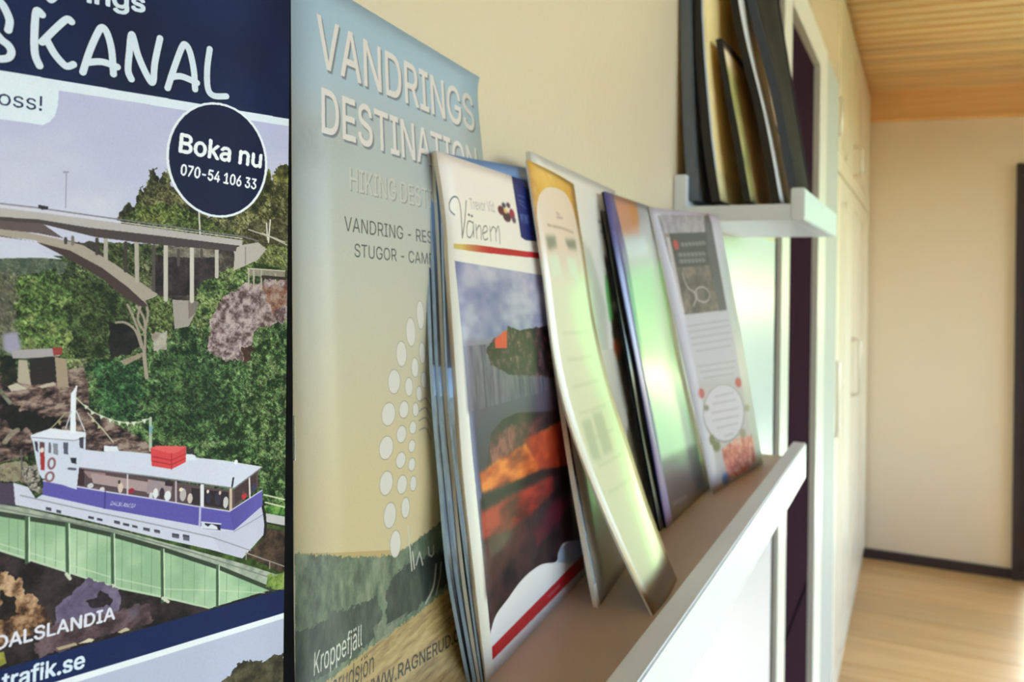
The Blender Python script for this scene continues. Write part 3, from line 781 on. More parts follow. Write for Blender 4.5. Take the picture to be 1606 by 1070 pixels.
# slopes at the right
K.tex([(93.35,71.40),(100.72,71.66),(100.78,76.39),(92.85,74.98)], [(92, 104, 50), (130, 142, 66), (158, 160, 92)], sc=.7, rough=.4)
K.tex([(82.21,78.60),(85.60,77.10),(92.84,74.47),(92.35,78.54),(90.25,82.30),(85.77,88.37),(80.19,90.54),(79.61,84.57)], [(36, 56, 28), (72, 104, 42), (112, 142, 62), (146, 168, 86)], sc=.7, rough=.9, rsc=1.1)
K.tex([(85.68,82.25),(90.48,79.42),(100.79,77.96),(100.92,88.94),(96.92,90.07),(94.21,95.26),(87.26,94.07),(82.92,92.12),(83.84,86.48)], [(84, 62, 62), (126, 106, 108), (156, 138, 142), (186, 166, 166)], sc=1.1, rough=.8, con=1.3)
K.tex([(94.56,79.80),(100.23,79.53),(100.28,83.71),(96.44,84.93)], [(120, 66, 50), (160, 104, 84), (178, 150, 140)], sc=1.0, rough=1, al=.75)
K.tex([(90.11,91.64),(93.74,91.20),(94.20,95.01),(90.96,95.05)], [(50, 34, 32), (92, 58, 48)], sc=1.0, rough=.6)
# green bushes, the big bank
K.tex([(61.78,93.47),(63.39,91.93),(68.70,91.79),(71.51,94.12),(72.18,87.86),(75.63,87.99),(80.11,85.78),(83.30,92.14),(87.26,94.07),(94.21,95.26),(96.48,88.52),(100.89,86.98),(101.35,127.67),(80.62,116.56),(73.54,113.11),(71.21,108.25),(64.67,103.88),(62.34,100.57)],
      [(18, 40, 20), (38, 72, 32), (64, 108, 48), (92, 136, 66), (126, 162, 88)], sc=.62, rough=1.2, rsc=.9, con=1.2)
K.tex([(63.42,93.03),(70.38,93.48),(71.60,99.24),(68.93,103.48),(64.63,101.90)], [(24, 60, 32), (48, 104, 50), (78, 140, 70)], sc=.6, rough=1.2, con=1.1)
K.tex([(74.32,92.57),(83.94,93.14),(86.62,103.04),(80.54,111.85),(74.01,107.48)], [(26, 58, 28), (58, 100, 44), (98, 138, 66)], sc=.5, rough=2, rsc=.5)
K.tex([(93.03,88.64),(100.89,86.33),(101.32,125.11),(94.48,116.36),(90.54,103.44)], [(22, 46, 24), (54, 92, 42), (100, 138, 70), (134, 164, 94)], sc=1.0, rough=1, con=1.3)
K.tex([(65.37,85.94),(69.93,86.87),(71.10,90.11),(69.25,91.82),(65.70,92.07)], [(18, 18, 18), (40, 34, 34)], sc=.6, rough=.5)
K.tex([(73.54,80.97),(76.46,81.92),(76.80,88.04),(75.21,90.88),(73.13,90.20),(71.65,83.26)], [(58, 76, 30), (104, 130, 54), (142, 160, 80)], sc=.9, rough=.8)
K.poly([(67.42,92.84),(71.46,91.49),(71.14,92.39),(68.20,93.78)], (168, 150, 130))
K.tex([(72.86,87.89),(75.63,87.99),(75.68,91.26),(73.16,91.59)], [(150, 138, 130), (196, 186, 176)], sc=.8, rough=.6)
for q in ([(72.11,96.10),(71.70,92.42),(70.86,88.95),(69.91,86.08),(68.54,82.98)], [(71.70,92.42),(71.73,87.85),(72.12,84.42),(71.40,82.11)], [(71.11,90.68),(69.94,87.55),(68.16,86.14),(66.65,86.09)], [(71.51,87.84),(70.35,85.52),(70.97,82.79)], [(71.75,88.99),(71.46,85.55),(70.08,83.23)]):
    K.stroke(K.smooth(q), .42, (168, 152, 138))
K.stroke([(72.11,96.10),(71.58,91.96)], .7, (176, 160, 144))
K.poly([(76.46,82.16),(80.67,82.44),(80.95,84.60),(79.65,87.19),(77.03,87.58)], (166, 156, 150)); K.poly([(79.45,82.43),(81.53,82.57),(80.83,84.84),(79.63,85.77)], (128, 116, 112))
# bridge: arch, deck, columns
K.poly([(45.82,71.31),(53.66,72.11),(59.18,75.15),(64.27,78.37),(68.29,81.74),(71.41,82.34),(73.32,81.66),(73.89,81.20),(66.23,75.77),(61.04,72.69),(56.92,71.66),(45.78,69.69)], (176, 162, 152))
K.poly([(45.82,71.52),(48.48,71.70),(53.66,72.33),(59.18,75.26),(64.27,78.48),(68.30,81.85),(71.20,83.48),(72.10,83.27),(71.18,82.34),(68.48,79.81),(64.12,76.48),(58.94,73.64),(54.04,72.42),(45.81,71.11)], (70, 54, 54))
K.poly([(45.75,68.67),(53.96,68.81),(57.91,71.62),(54.01,70.93),(45.79,70.30)], (96, 82, 84))
for q, w, cc in (([(58.20,71.61),(58.22,72.36)], .5, (70, 62, 62)), ([(59.30,71.34),(59.32,72.54)], .5, (120, 110, 108)), ([(63.19,71.51),(63.24,74.06)], .55, (66, 58, 58)), ([(64.65,71.11),(64.72,74.91)], .7, (178, 168, 160)), ([(68.00,71.99),(68.09,76.98)], .6, (66, 56, 56)), ([(69.85,70.89),(70.11,78.67)], .75, (182, 172, 164)), ([(72.93,72.38),(73.07,80.39)], .6, (80, 72, 72)), ([(75.10,71.37),(75.29,82.15)], .8, (200, 192, 184)), ([(77.49,72.93),(77.54,75.66)], .6, (84, 74, 74)), ([(80.02,72.13),(80.18,82.44)], .8, (206, 198, 192)), ([(81.87,72.79),(81.90,74.25)], .5, (84, 74, 74)), ([(84.89,72.45),(84.97,77.84)], .75, (196, 188, 182))):
    K.stroke(q, w, cc)
K.poly([(88.12,72.34),(90.37,71.51),(93.48,70.89),(95.30,72.23),(93.39,74.46),(88.32,76.70),(88.54,73.58)], (184, 174, 170)); K.stroke([(90.78,72.00),(90.82,75.28)], .18, (130, 120, 118))
K.poly([(45.73,67.65),(48.40,68.10),(53.96,68.60),(61.90,69.46),(75.09,70.54),(89.04,71.69),(88.79,72.82),(83.62,72.61),(72.80,72.04),(62.97,71.18),(53.97,69.23),(45.77,69.18)], (74, 64, 66))
K.poly([(45.71,66.84),(48.37,67.06),(53.93,67.43),(62.91,68.19),(75.07,69.25),(90.09,70.64),(90.10,71.77),(75.09,70.54),(61.90,69.57),(53.96,68.60),(45.75,68.47)], (182, 174, 176))
K.stroke([(47.46,66.30),(53.92,66.69),(62.90,67.52),(75.05,68.54),(90.08,69.89),(93.48,70.63)], .22, (120, 116, 130)); K.stroke([(47.47,66.71),(53.93,67.11),(62.91,67.96),(75.06,69.01),(90.08,70.27)], .15, (214, 208, 212))
for q in ([(72.74,68.43),(72.75,69.25)], [(75.29,68.77),(75.31,69.47)], [(78.62,68.83),(78.64,69.79)], [(82.31,69.13),(82.33,70.11)], [(86.13,69.44),(86.14,70.31)]): K.stroke(q, .18, (140, 132, 138))
K.poly([(53.90,66.15),(55.44,66.37),(55.36,66.91),(54.49,66.97),(53.92,66.69)], (48, 46, 58))
# lookout platform
K.poly([(91.24,76.15),(99.47,76.41),(99.49,77.97),(94.53,77.76),(91.52,77.53)], (150, 140, 128)); 
for q in ([(91.51,76.27),(91.56,80.05)], [(92.60,76.51),(92.64,79.80)], [(94.24,76.48),(94.29,80.31)], [(97.33,77.21),(97.35,79.02)]): K.stroke(q, .35, (190, 178, 164))
K.stroke([(94.53,77.76),(99.49,78.10)], .6, (60, 46, 42)); K.stroke([(91.24,76.15),(99.47,76.54)], .25, (206, 196, 180))
# river, dam, brown rapids
K.poly([(49.22,87.42),(51.39,87.09),(52.00,89.70),(51.12,91.21),(49.46,90.09)], (156, 150, 178), soft=.3)
bank = [(47.27,94.81),(50.81,93.76),(54.54,94.55),(61.37,93.44),(62.25,96.22),(62.54,100.59),(67.86,104.47),(73.46,108.55),(73.52,111.97),(58.66,106.57),(47.76,115.09)]
bank[0] = (0, bank[0][1]); bank[-1] = (0, bank[-1][1])
K.tex(bank, [(26, 20, 22), (62, 46, 46), (98, 76, 74), (138, 112, 104), (170, 148, 138)], sc=.5, sy=2.0, con=1.2)
K.tex([(49.09,97.19),(51.86,99.50),(57.59,102.20),(59.58,103.28),(54.75,103.97),(51.02,102.48),(49.16,100.24)], [(14, 14, 14), (34, 28, 28)], sc=.5, rough=.8)
K.tex([(48.95,91.08),(51.30,91.22),(51.58,95.36),(49.06,95.66)], [(20, 24, 18), (46, 50, 36)], sc=.6, rough=.5)
K.poly([(53.16,91.53),(56.97,91.55),(57.26,95.82),(53.45,95.93)], (42, 36, 38))
K.poly([(51.59,91.75),(52.79,91.82),(53.54,95.93),(51.58,95.36)], (196, 180, 162)); K.poly([(56.97,91.55),(58.74,91.98),(59.24,96.83),(57.46,96.47)], (188, 160, 136))
K.poly([(50.54,90.04),(57.52,90.09),(57.74,91.38),(53.16,91.53),(50.76,91.39)], (166, 158, 164)); K.poly([(56.54,89.94),(58.11,90.02),(58.13,91.19),(56.77,91.33)], (150, 60, 56))
K.poly([(50.14,95.86),(51.40,95.45),(53.09,96.52),(50.70,96.72)], (208, 196, 180)); K.poly([(54.58,96.23),(56.86,95.68),(57.26,96.24),(55.16,96.59)], (206, 186, 168))
K.stroke([(49.99,104.70),(50.86,103.49),(51.67,103.07)], .8, (150, 134, 118)); K.stroke([(49.07,96.38),(50.56,98.55)], .6, (120, 118, 104))
K.tex([(48.47,108.22),(52.99,108.38),(54.93,111.78),(51.22,111.28),(48.52,110.43)], [(120, 100, 84), (168, 152, 122), (188, 184, 140)], sc=.6, rough=.5)
K.poly([(46.78,110.75),(51.59,111.54),(52.04,115.08),(46.86,113.93)], (74, 62, 84))
# bunting
K.stroke(K.smooth([(60.27,98.43),(61.72,100.07),(63.59,101.57),(66.77,103.24),(70.03,104.05),(72.92,103.47)]), .2, (214, 220, 190))
for q in ([(61.71,99.86),(62.43,100.36),(61.93,100.74)], [(62.76,101.05),(63.49,101.56),(62.87,101.82)], [(64.22,101.86),(65.06,102.28),(64.44,102.76)], [(65.70,102.68),(66.45,102.98),(65.93,103.58)], [(67.20,103.28),(67.95,103.48),(67.54,104.21)], [(68.49,103.54),(69.26,103.74),(68.95,104.49)], [(69.59,103.78),(70.47,103.77),(70.04,104.62)], [(71.35,103.53),(72.24,103.51),(71.92,104.38)]):
    K.poly(q, (232, 240, 220))
K.stroke([(62.35,101.44),(64.68,104.32),(66.63,106.98)], .18, (224, 216, 190)); K.stroke([(72.92,103.47),(73.02,109.18)], .5, (196, 206, 186)); K.poly([(72.72,104.82),(73.40,105.12),(72.97,106.67)], (120, 160, 190))
for q in ([(62.99,102.27),(63.52,103.09),(62.90,103.02)], [(64.04,103.58),(64.58,104.30),(63.95,104.23)]): K.poly(q, (236, 226, 160))
K.stroke([(56.65,103.36),(57.78,102.22),(58.74,101.05)], .2, (210, 190, 150)); K.poly([(57.59,102.20),(58.18,102.27),(58.00,103.10)], (214, 196, 110))
_lv = [(68.07,58.39),(69.31,123.55)]
K.leaves(_lv[0][1], _lv[1][1], 1.0, .8, .32)
# boat hull
hull_w = (206, 206, 228)
K.poly([(51.32,111.39),(53.45,112.46),(54.62,114.52),(55.55,114.06),(65.48,118.19),(82.45,124.52),(89.16,126.72),(94.98,123.05),(95.73,128.55),(90.94,132.44),(84.49,129.32),(73.75,124.70),(60.90,118.83),(51.67,115.01)], hull_w)
K.poly([(84.45,126.11),(89.16,126.72),(94.98,123.30),(95.73,128.55),(90.94,132.44),(86.39,129.97)], (198, 196, 220)); K.stroke([(89.16,126.96),(94.19,125.26),(95.41,124.75)], .18, (150, 150, 176))
K.stroke([(52.37,113.61),(60.87,117.22),(73.71,122.43),(84.46,126.94),(93.60,131.81),(97.04,134.07)], .2, (150, 148, 168))
K.stroke([(95.11,123.08),(95.84,126.33),(95.60,129.27)], .55, (30, 26, 34))
for q in ([(56.16,116.14),(57.03,116.51),(57.04,117.04),(56.18,116.67)], [(57.71,116.85),(58.50,117.21),(58.51,117.73),(57.73,117.37)], [(62.71,118.85),(63.64,119.25),(63.65,119.68),(62.72,119.29)], [(64.16,119.46),(65.10,119.86),(65.11,120.29),(64.17,119.89)], [(67.00,120.44),(67.97,120.85),(67.98,121.40),(67.01,120.99)], [(68.51,121.18),(69.60,121.62),(69.61,122.06),(68.52,121.62)], [(70.04,121.82),(71.03,122.24),(71.04,122.68),(70.05,122.26)], [(72.03,122.66),(73.16,123.11),(73.17,123.68),(72.04,123.22)], [(73.95,123.39),(74.98,123.82),(74.99,124.39),(73.96,123.95)], [(77.19,124.73),(78.49,125.23),(78.51,126.04),(77.21,125.54)], [(79.20,125.38),(80.41,125.86),(80.42,126.91),(79.22,126.42)]):
    K.poly(q, (70, 64, 84)); q2 = [(x, y+.35) for x, y in q[:2]] + q[2:]; K.poly(q2, (120, 122, 140), al=.5)
# cabin interior
K.poly([(60.62,110.04),(64.83,111.54),(88.79,119.13),(94.06,115.68),(94.11,119.42),(88.45,122.70),(65.42,115.24),(60.69,113.68)], (88, 70, 76))
K.poly([(61.74,111.07),(65.36,112.06),(65.49,113.17),(62.79,112.52)], (146, 120, 124)); K.poly([(62.97,111.69),(72.67,114.79),(72.70,116.60),(63.42,113.49)], (172, 148, 152)); K.poly([(72.66,114.33),(77.04,115.73),(76.85,118.47),(72.48,116.79)], (158, 140, 148))
K.poly([(60.62,110.36),(61.94,110.88),(62.00,113.68),(60.68,113.25)], (60, 40, 48)); K.poly([(80.63,117.15),(82.34,117.67),(82.38,120.63),(80.67,120.08)], (50, 40, 46)); K.poly([(82.83,117.87),(87.89,119.22),(87.93,122.37),(82.88,120.72)], (44, 34, 42))
K.poly([(89.18,118.95),(93.67,116.49),(93.70,119.22),(89.22,121.88)], (70, 52, 56)); K.poly([(75.75,115.06),(77.27,115.54),(77.28,116.35),(75.77,115.98)], (60, 40, 48))
for q, cc in zip([(67.96,115.01,0.43,0.89),(67.73,113.98,0.21,0.33),(73.28,117.38,0.34,0.68),(74.07,117.06,0.46,0.91),(75.21,117.26,0.46,1.03),(76.26,117.90,0.58,0.92),(79.08,118.16,0.60,1.17),(78.71,117.17,0.36,0.35),(80.42,119.10,0.48,0.94),(83.97,119.49,0.50,1.19),(83.83,118.40,0.25,0.36),(85.86,120.06,0.64,1.32),(86.22,119.05,0.25,0.36),(87.40,121.06,0.52,1.09),(91.17,120.52,0.53,0.61),(91.03,119.88,0.27,0.37),(69.82,115.88,0.55,0.45),(64.89,114.82,0.42,0.44),(63.02,113.85,0.51,0.43),(63.86,114.64,0.41,0.43)],
                 ((216, 190, 184), (70, 50, 50), (210, 204, 216), (226, 224, 232), (60, 46, 60), (220, 222, 232), (186, 176, 180), (232, 216, 200), (206, 190, 186), (50, 48, 66), (226, 206, 190), (56, 50, 66), (220, 190, 176), (200, 194, 196), (186, 50, 66), (96, 70, 60), (150, 40, 60), (220, 210, 216), (206, 200, 210), (120, 96, 104))):
    K.ell(q, cc)
for q in ([(69.11,112.87),(69.17,116.44)], [(82.57,117.12),(82.63,120.91)]): K.stroke(q, .28, (206, 196, 206))
K.stroke([(82.70,117.14),(82.76,121.17)], .7, (226, 224, 234)); K.stroke([(77.74,115.62),(77.80,119.33)], .35, (186, 170, 180)); K.stroke([(88.40,118.58),(88.45,122.70)], .55, (206, 180, 160)); K.stroke([(92.19,117.00),(92.38,120.98)], .3, (226, 216, 220)); K.ell([(93.16,119.26,0.41,0.87)][0], (60, 60, 90))
# blue side band
K.poly([(55.69,111.80),(65.42,115.24),(73.29,117.83),(81.65,120.73),(88.20,122.90),(94.94,120.06),(95.11,123.08),(89.16,126.72),(82.45,124.52),(65.48,118.19),(55.55,114.06)], (92, 86, 170))
K.grad([(88.20,122.90),(94.94,120.06),(95.11,123.08),(89.16,126.72)], (84, 78, 156), (100, 92, 176), axis='x'); K.stroke([(55.69,111.80),(65.42,115.24),(73.29,117.83),(81.65,120.73),(88.20,122.90),(94.94,120.06)], .22, (206, 200, 226))
K.stroke([(65.43,115.35),(65.38,118.06)], .3, (70, 64, 140)); K.stroke([(82.39,121.10),(82.32,124.50)], .4, (190, 184, 220))
K.text('DALSLANDIA', [(66.31,117.69),(70.53,119.02),(66.30,117.03)], (226, 224, 244), bold=.02)
K.poly([(82.68,123.86),(86.44,124.96),(86.46,126.16),(82.70,125.04)], (38, 36, 56)); K.poly([(83.18,124.32),(83.93,124.94),(84.67,124.61),(85.69,125.29),(85.95,125.94),(83.32,125.17)], (220, 220, 236)); K.poly([(82.68,123.86),(83.30,124.10),(83.32,125.17),(82.70,125.04)], (214, 214, 232))
K.stroke([(82.68,123.86),(86.44,124.96)], .25, (214, 214, 232))
# roof, red crate
K.poly([(61.87,107.54),(65.29,108.44),(65.16,107.44),(67.28,107.72),(67.51,108.53),(73.49,109.92),(80.53,111.38),(80.52,110.67),(81.51,111.76),(86.77,113.00),(94.88,115.43),(89.04,118.56),(73.56,113.91),(60.62,110.25)], (210, 212, 234))
K.stroke([(60.62,110.36),(73.56,114.03),(89.05,118.69),(94.88,115.55)], .2, (130, 124, 140))
K.poly([(65.06,107.32),(67.29,107.84),(67.52,108.64),(65.08,108.30)], (226, 228, 242)); K.poly([(79.56,110.77),(81.26,111.25),(81.52,112.23),(79.46,111.93)], (224, 226, 242))
K.poly([(73.01,108.83),(74.14,108.53),(79.54,109.37),(79.46,112.28),(76.88,113.17),(73.30,112.05)], (214, 70, 76)); K.poly([(73.01,108.83),(74.14,108.53),(79.54,109.37),(78.12,110.22),(76.83,110.39)], (226, 96, 98))
for q in ([(73.27,110.35),(76.85,111.55),(79.44,110.76)], [(73.28,111.14),(76.86,112.36),(79.45,111.58)], [(76.83,110.28),(76.88,113.17)]): K.stroke(q, .2, (180, 44, 54))
K.poly([(79.54,109.48),(81.00,110.27),(81.26,111.25),(79.67,110.56)], (50, 44, 50)); K.ell([(89.37,113.74,0.39,0.49)][0], (232, 232, 244)); K.stroke([(88.89,116.71),(88.65,118.25)], .35, (30, 26, 34))
# wheelhouse, mast, rails
K.poly([(53.83,104.47),(54.90,110.43),(55.49,111.35),(60.80,114.12),(61.13,110.54),(62.08,107.67),(62.12,104.87),(56.65,103.36)], (206, 210, 232))
K.poly([(53.63,104.14),(56.55,103.35),(62.12,104.66),(62.04,105.73),(60.42,105.74),(53.84,104.89)], (224, 226, 242)); K.stroke([(53.64,104.45),(60.23,105.82),(62.03,105.62)], .2, (160, 160, 184))
K.poly([(54.22,105.14),(54.69,105.31),(54.82,107.09),(54.44,106.63)], (60, 56, 70)); K.poly([(54.97,105.35),(55.74,105.55),(55.84,110.16),(55.26,109.86)], (96, 60, 64)); K.poly([(55.11,107.13),(55.78,107.23),(55.84,110.16),(55.27,109.96)], (164, 50, 48)); K.ell([(55.38,106.76,0.29,0.42)][0], (226, 210, 206))
K.poly([(56.31,105.63),(56.70,105.68),(56.74,107.47),(56.35,107.31)], (110, 106, 124)); K.poly([(56.99,105.82),(57.77,106.03),(57.81,107.93),(57.13,107.63)], (136, 134, 150)); K.poly([(58.55,105.92),(59.34,106.02),(59.38,108.05),(58.69,107.84)], (84, 86, 106)); K.poly([(61.02,105.49),(61.72,105.36),(61.77,107.42),(61.16,107.12)], (70, 66, 80))
for e in [(56.87,109.16,0.48,0.84),(56.63,111.32,0.58,0.73)]: K.ring(e, .35, (140, 96, 104))
K.poly([(59.69,108.62),(60.69,108.77),(60.71,109.84),(59.91,109.51)], (40, 40, 54)); K.stroke([(59.53,110.41),(60.53,110.67)], .4, (90, 90, 110))
K.poly([(59.56,97.93),(60.24,96.92),(60.54,96.73),(60.37,98.43),(60.50,104.67),(59.60,104.56)], (232, 234, 246)); K.stroke([(60.43,96.72),(60.17,98.42)], .3, (226, 226, 238)); K.stroke([(59.72,100.84),(58.89,103.63)], .2, (200, 200, 214)); K.stroke([(60.52,100.92),(61.91,104.42)], .2, (200, 200, 214))
for q in ([(52.29,106.33),(52.56,110.06)], [(52.47,110.05),(54.02,112.97),(55.54,113.64)], [(52.67,110.69),(54.93,111.88)], [(52.69,111.52),(54.95,112.71)]): K.stroke(q, .25, (96, 88, 92))
K.tex([(52.45,109.23),(54.68,108.94),(55.31,111.94),(55.16,113.79),(53.64,112.70),(52.67,110.69)], [(46, 42, 40), (126, 116, 110), (206, 196, 190), (70, 64, 60)], sc=1.6, con=1.4, al=.9)
# quay behind the stern
K.poly([(95.82,124.71),(101.34,126.65),(101.36,128.44),(95.98,126.49)], (196, 190, 196)); K.stroke([(95.84,126.58),(101.36,128.69)], .3, (40, 34, 36)); K.tex([(96.00,127.61),(101.37,129.46),(101.47,138.52),(97.06,135.58),(91.60,132.10),(95.74,129.30)], [(38, 28, 26), (66, 50, 44), (92, 72, 60)], sc=.8)
K.stroke([(95.36,121.00),(101.30,123.32)], .3, (206, 210, 180)); K.stroke([(95.66,122.55),(101.32,124.86)], .3, (206, 210, 180))
for q in ([(91.99,131.70),(101.46,136.86)], [(96.77,134.26),(96.79,135.76)], [(91.72,131.39),(91.74,132.86)]): K.stroke(q, .2, (160, 156, 150))
# aqueduct
und = [(47.02,120.39),(49.68,121.86),(60.10,127.85),(66.91,131.87),(76.12,136.11),(84.29,140.11),(95.74,139.85),(101.49,139.79),(101.52,142.96),(47.52,140.62)]; und[0] = (0, und[0][1]); und[-1] = (0, und[-1][1])
K.tex(und, [(20, 16, 18), (40, 32, 34), (62, 50, 52)], sc=.3)
g1 = [(46.87,114.23),(49.53,115.42),(59.44,119.81),(66.73,122.79),(75.38,126.86),(85.91,132.01),(95.71,137.99),(99.22,140.35),(95.74,139.97),(84.29,140.23),(76.12,136.22),(66.91,131.98),(60.10,127.96),(49.68,121.97),(47.03,120.59)]; g1[0] = (0, g1[0][1]); g1[-1] = (0, g1[-1][1])
K.tex(g1, [(148, 180, 146), (166, 196, 162), (182, 208, 176)], sc=.15, oct=3)
for q in ([(50.80,116.27),(50.95,122.55)], [(52.08,116.71),(52.23,123.24)], [(54.69,117.93),(54.84,124.65)], [(56.03,118.51),(56.18,125.37)], [(57.77,119.27),(57.83,126.37)], [(61.04,120.77),(61.10,128.41)], [(62.67,121.42),(62.73,129.33)], [(64.32,122.08),(64.38,130.27)], [(65.89,122.84),(65.95,131.20)], [(68.45,123.92),(68.51,132.60)], [(70.09,124.71),(70.15,133.35)], [(71.75,125.51),(71.91,134.13)], [(73.56,126.35),(73.60,135.01)], [(77.02,128.02),(77.16,136.61)], [(79.27,129.09),(79.29,137.62)], [(81.44,130.16),(81.46,138.66)], [(83.53,131.23),(83.54,139.56)], [(87.83,133.17),(87.80,139.86)], [(90.32,134.72),(90.26,139.78)], [(92.85,136.30),(92.76,139.70)]): K.stroke(q, .12, (112, 138, 112), al=.75)
K.stroke([(49.65,120.76),(60.07,126.48),(66.88,130.24),(76.09,134.52),(85.87,137.22),(95.74,140.22)], .18, (196, 214, 186), al=.8)
K.stroke([(49.68,121.76),(60.10,127.75),(66.91,131.76),(76.11,136.00),(84.29,140.00)], .3, (190, 206, 182))
rail = [(46.85,113.34),(49.50,114.51),(53.16,115.79),(66.50,121.66),(80.81,128.51),(90.95,133.41),(101.48,138.90),(101.50,141.06),(97.81,140.00),(86.43,132.84),(75.38,126.86),(66.73,122.58),(59.43,119.38),(49.53,115.72),(46.88,114.63)]; rail[0] = (0, rail[0][1]); rail[-1] = (0, rail[-1][1])
K.tex(rail, [(136, 144, 134), (160, 168, 156), (178, 184, 172)], sc=.5, oct=3)
K.stroke([(49.54,116.03),(59.43,119.70),(66.73,122.90),(75.39,127.20),(86.44,133.20),(97.81,140.25)], .75, (54, 66, 52)); K.stroke([(49.52,115.12),(66.50,122.09),(80.82,128.98),(97.79,138.00)], .2, (120, 128, 118))
for q in ([(53.38,117.37),(53.54,124.55)], [(59.43,119.60),(59.72,128.29)], [(66.73,122.79),(67.02,132.23)], [(75.39,127.32),(75.67,136.67)], [(85.92,132.73),(86.03,140.11)]): K.stroke(q, .55, (66, 92, 68)); K.stroke([(x+.35, y) for x, y in q], .2, (206, 222, 198))
for q in ([(59.51,127.82),(60.12,128.80)], [(66.90,131.55),(67.76,132.42)], [(75.66,135.99),(76.71,136.95)]): K.stroke(q, .5, (206, 206, 190))
K.tex([(96.39,137.28),(101.45,136.61),(101.51,141.69),(99.22,140.61),(96.14,138.83)], [(66, 90, 36), (120, 146, 70), (160, 176, 100)], sc=.9, rough=.8)
# rocks and river below
K.tex([(58.45,132.77),(63.13,129.33),(67.97,132.25),(68.44,134.34),(67.43,136.79),(61.29,137.21),(57.75,136.20)], [(82, 72, 98), (104, 92, 122), (124, 112, 138)], sc=.3, rough=.5)
rk = [(47.99,124.66),(51.02,125.78),(52.49,126.64),(53.47,129.42),(55.37,131.44),(57.12,133.45),(57.37,136.09),(53.63,136.55),(48.28,136.46)]; rk[0] = (0, rk[0][1]); rk[-1] = (0, rk[-1][1])
K.tex(rk, [(56, 36, 30), (110, 78, 56), (164, 126, 96), (200, 164, 134)], sc=.45, rough=1.0, con=1.3)
K.tex([(49.84,128.49),(51.83,129.50),(52.63,132.73),(49.94,132.99)], [(20, 16, 16), (52, 38, 36)], sc=.6, rough=.8)
K.tex([(62.40,133.18),(64.22,132.81),(64.83,132.10),(66.50,132.75),(66.97,135.04),(63.24,134.36)], [(26, 20, 26), (50, 40, 48)], sc=.8, rough=.5)
K.tex([(55.46,135.55),(67.41,136.02),(72.84,136.04),(74.02,139.71),(55.57,140.38)], [(58, 42, 48), (86, 66, 72), (112, 92, 100)], sc=.5, rough=.8)
K.poly([(58.21,139.54),(61.14,139.58),(61.55,140.12),(58.61,140.07)], (176, 160, 132)); K.poly([(61.54,139.91),(63.34,139.49),(64.17,139.95),(63.76,140.25)], (212, 200, 176)); K.poly([(67.91,139.85),(69.40,139.41),(70.06,140.03),(68.55,140.15)], (196, 184, 156)); K.ell([(70.65,137.12,0.66,0.89)][0], (96, 92, 114), soft=.6)
K.tex([(49.62,137.75),(50.59,137.85),(50.99,139.76),(49.67,140.14)], [(120, 120, 50), (170, 164, 80)], sc=.8)
# lower navy band, white line, second photograph
nb = [(44.97,140.37),(50.12,140.28),(74.03,140.05),(99.36,140.52),(103.53,140.55),(103.59,146.05),(99.43,146.05),(74.13,145.77),(59.99,145.80),(45.11,146.08)]
nb[0] = (0, nb[0][1]+0); nb[-1] = (0, nb[-1][1]); nb[4] = (W, nb[4][1]); nb[5] = (W, nb[5][1])
lo = [(0, nb[0][1]), (W, nb[4][1]), (W, H), (0, H)]
K.poly(lo, (18, 34, 84))
wt = [(99.42,145.80),(74.13,145.55),(59.50,145.64)]; 
def ext(p, q, x): return (x, p[1]+(q[1]-p[1])*(x-p[0])/(q[0]-p[0]))
wa, wb_ = ext(wt[0], wt[2], 0), ext(wt[0], wt[2], W)
K.poly([wa, wb_, (W, H), (0, H)], (186, 190, 218)); K.stroke([wa, wb_], 1.1, (236, 240, 250))
K.tex([(86.76,154.84),(89.78,152.38),(91.87,151.83),(94.55,153.39),(97.97,152.98),(100.36,153.21),(100.50,165.23),(84.96,159.73)], [(42, 40, 34), (72, 66, 50), (96, 90, 70)], sc=.7, rough=.7)
K.text('DALSLANDIA', [(49.43,137.30),(67.44,137.44),(49.38,135.21)], (224, 222, 240), bold=.022)
K.text('trafik.se', [(50.47,143.85),(62.63,144.14),(50.41,141.26)], (222, 232, 248), bold=.03)
# upper band
b0 = [(42.57,44.62),(47.84,44.75),(67.81,44.95),(99.98,45.07)]
bw = [ext(b0[0], b0[3], 0), ext(b0[0], b0[3], W)]
b1 = [(56.57,46.51),(100.00,46.60)]
K.poly([(0, 0), (W, 0), (W, bw[1][1]), (0, bw[0][1])], (15, 26, 68))
K.tex([(0, 0), (W, 0), (W, bw[1][1]), (0, bw[0][1])], [(12, 22, 58), (18, 34, 80)], sc=0.06, oct=2)
K.poly([bw[0], bw[1], ext(b1[0], b1[1], W), ext(b1[0], b1[1], 0)], (222, 230, 246))
tb = [(42.56,44.42),(56.57,46.30),(56.53,49.03),(56.08,50.96),(55.32,52.04),(54.37,52.72),(42.76,52.31)]
tb[0] = (0, tb[0][1]); tb[-1] = (0, tb[-1][1])
K.poly(tb, (222, 232, 248))
K.text('oss!', [(47.70,50.32),(54.12,50.38),(47.64,47.82)], (28, 38, 80), bold=.012)
ltr = (214, 224, 242)
def kst(pts, w=1.22):
    pts = K.smooth(pts); K.stroke(pts, w+.35, (8, 12, 34), al=.7, soft=.25); return pts, w
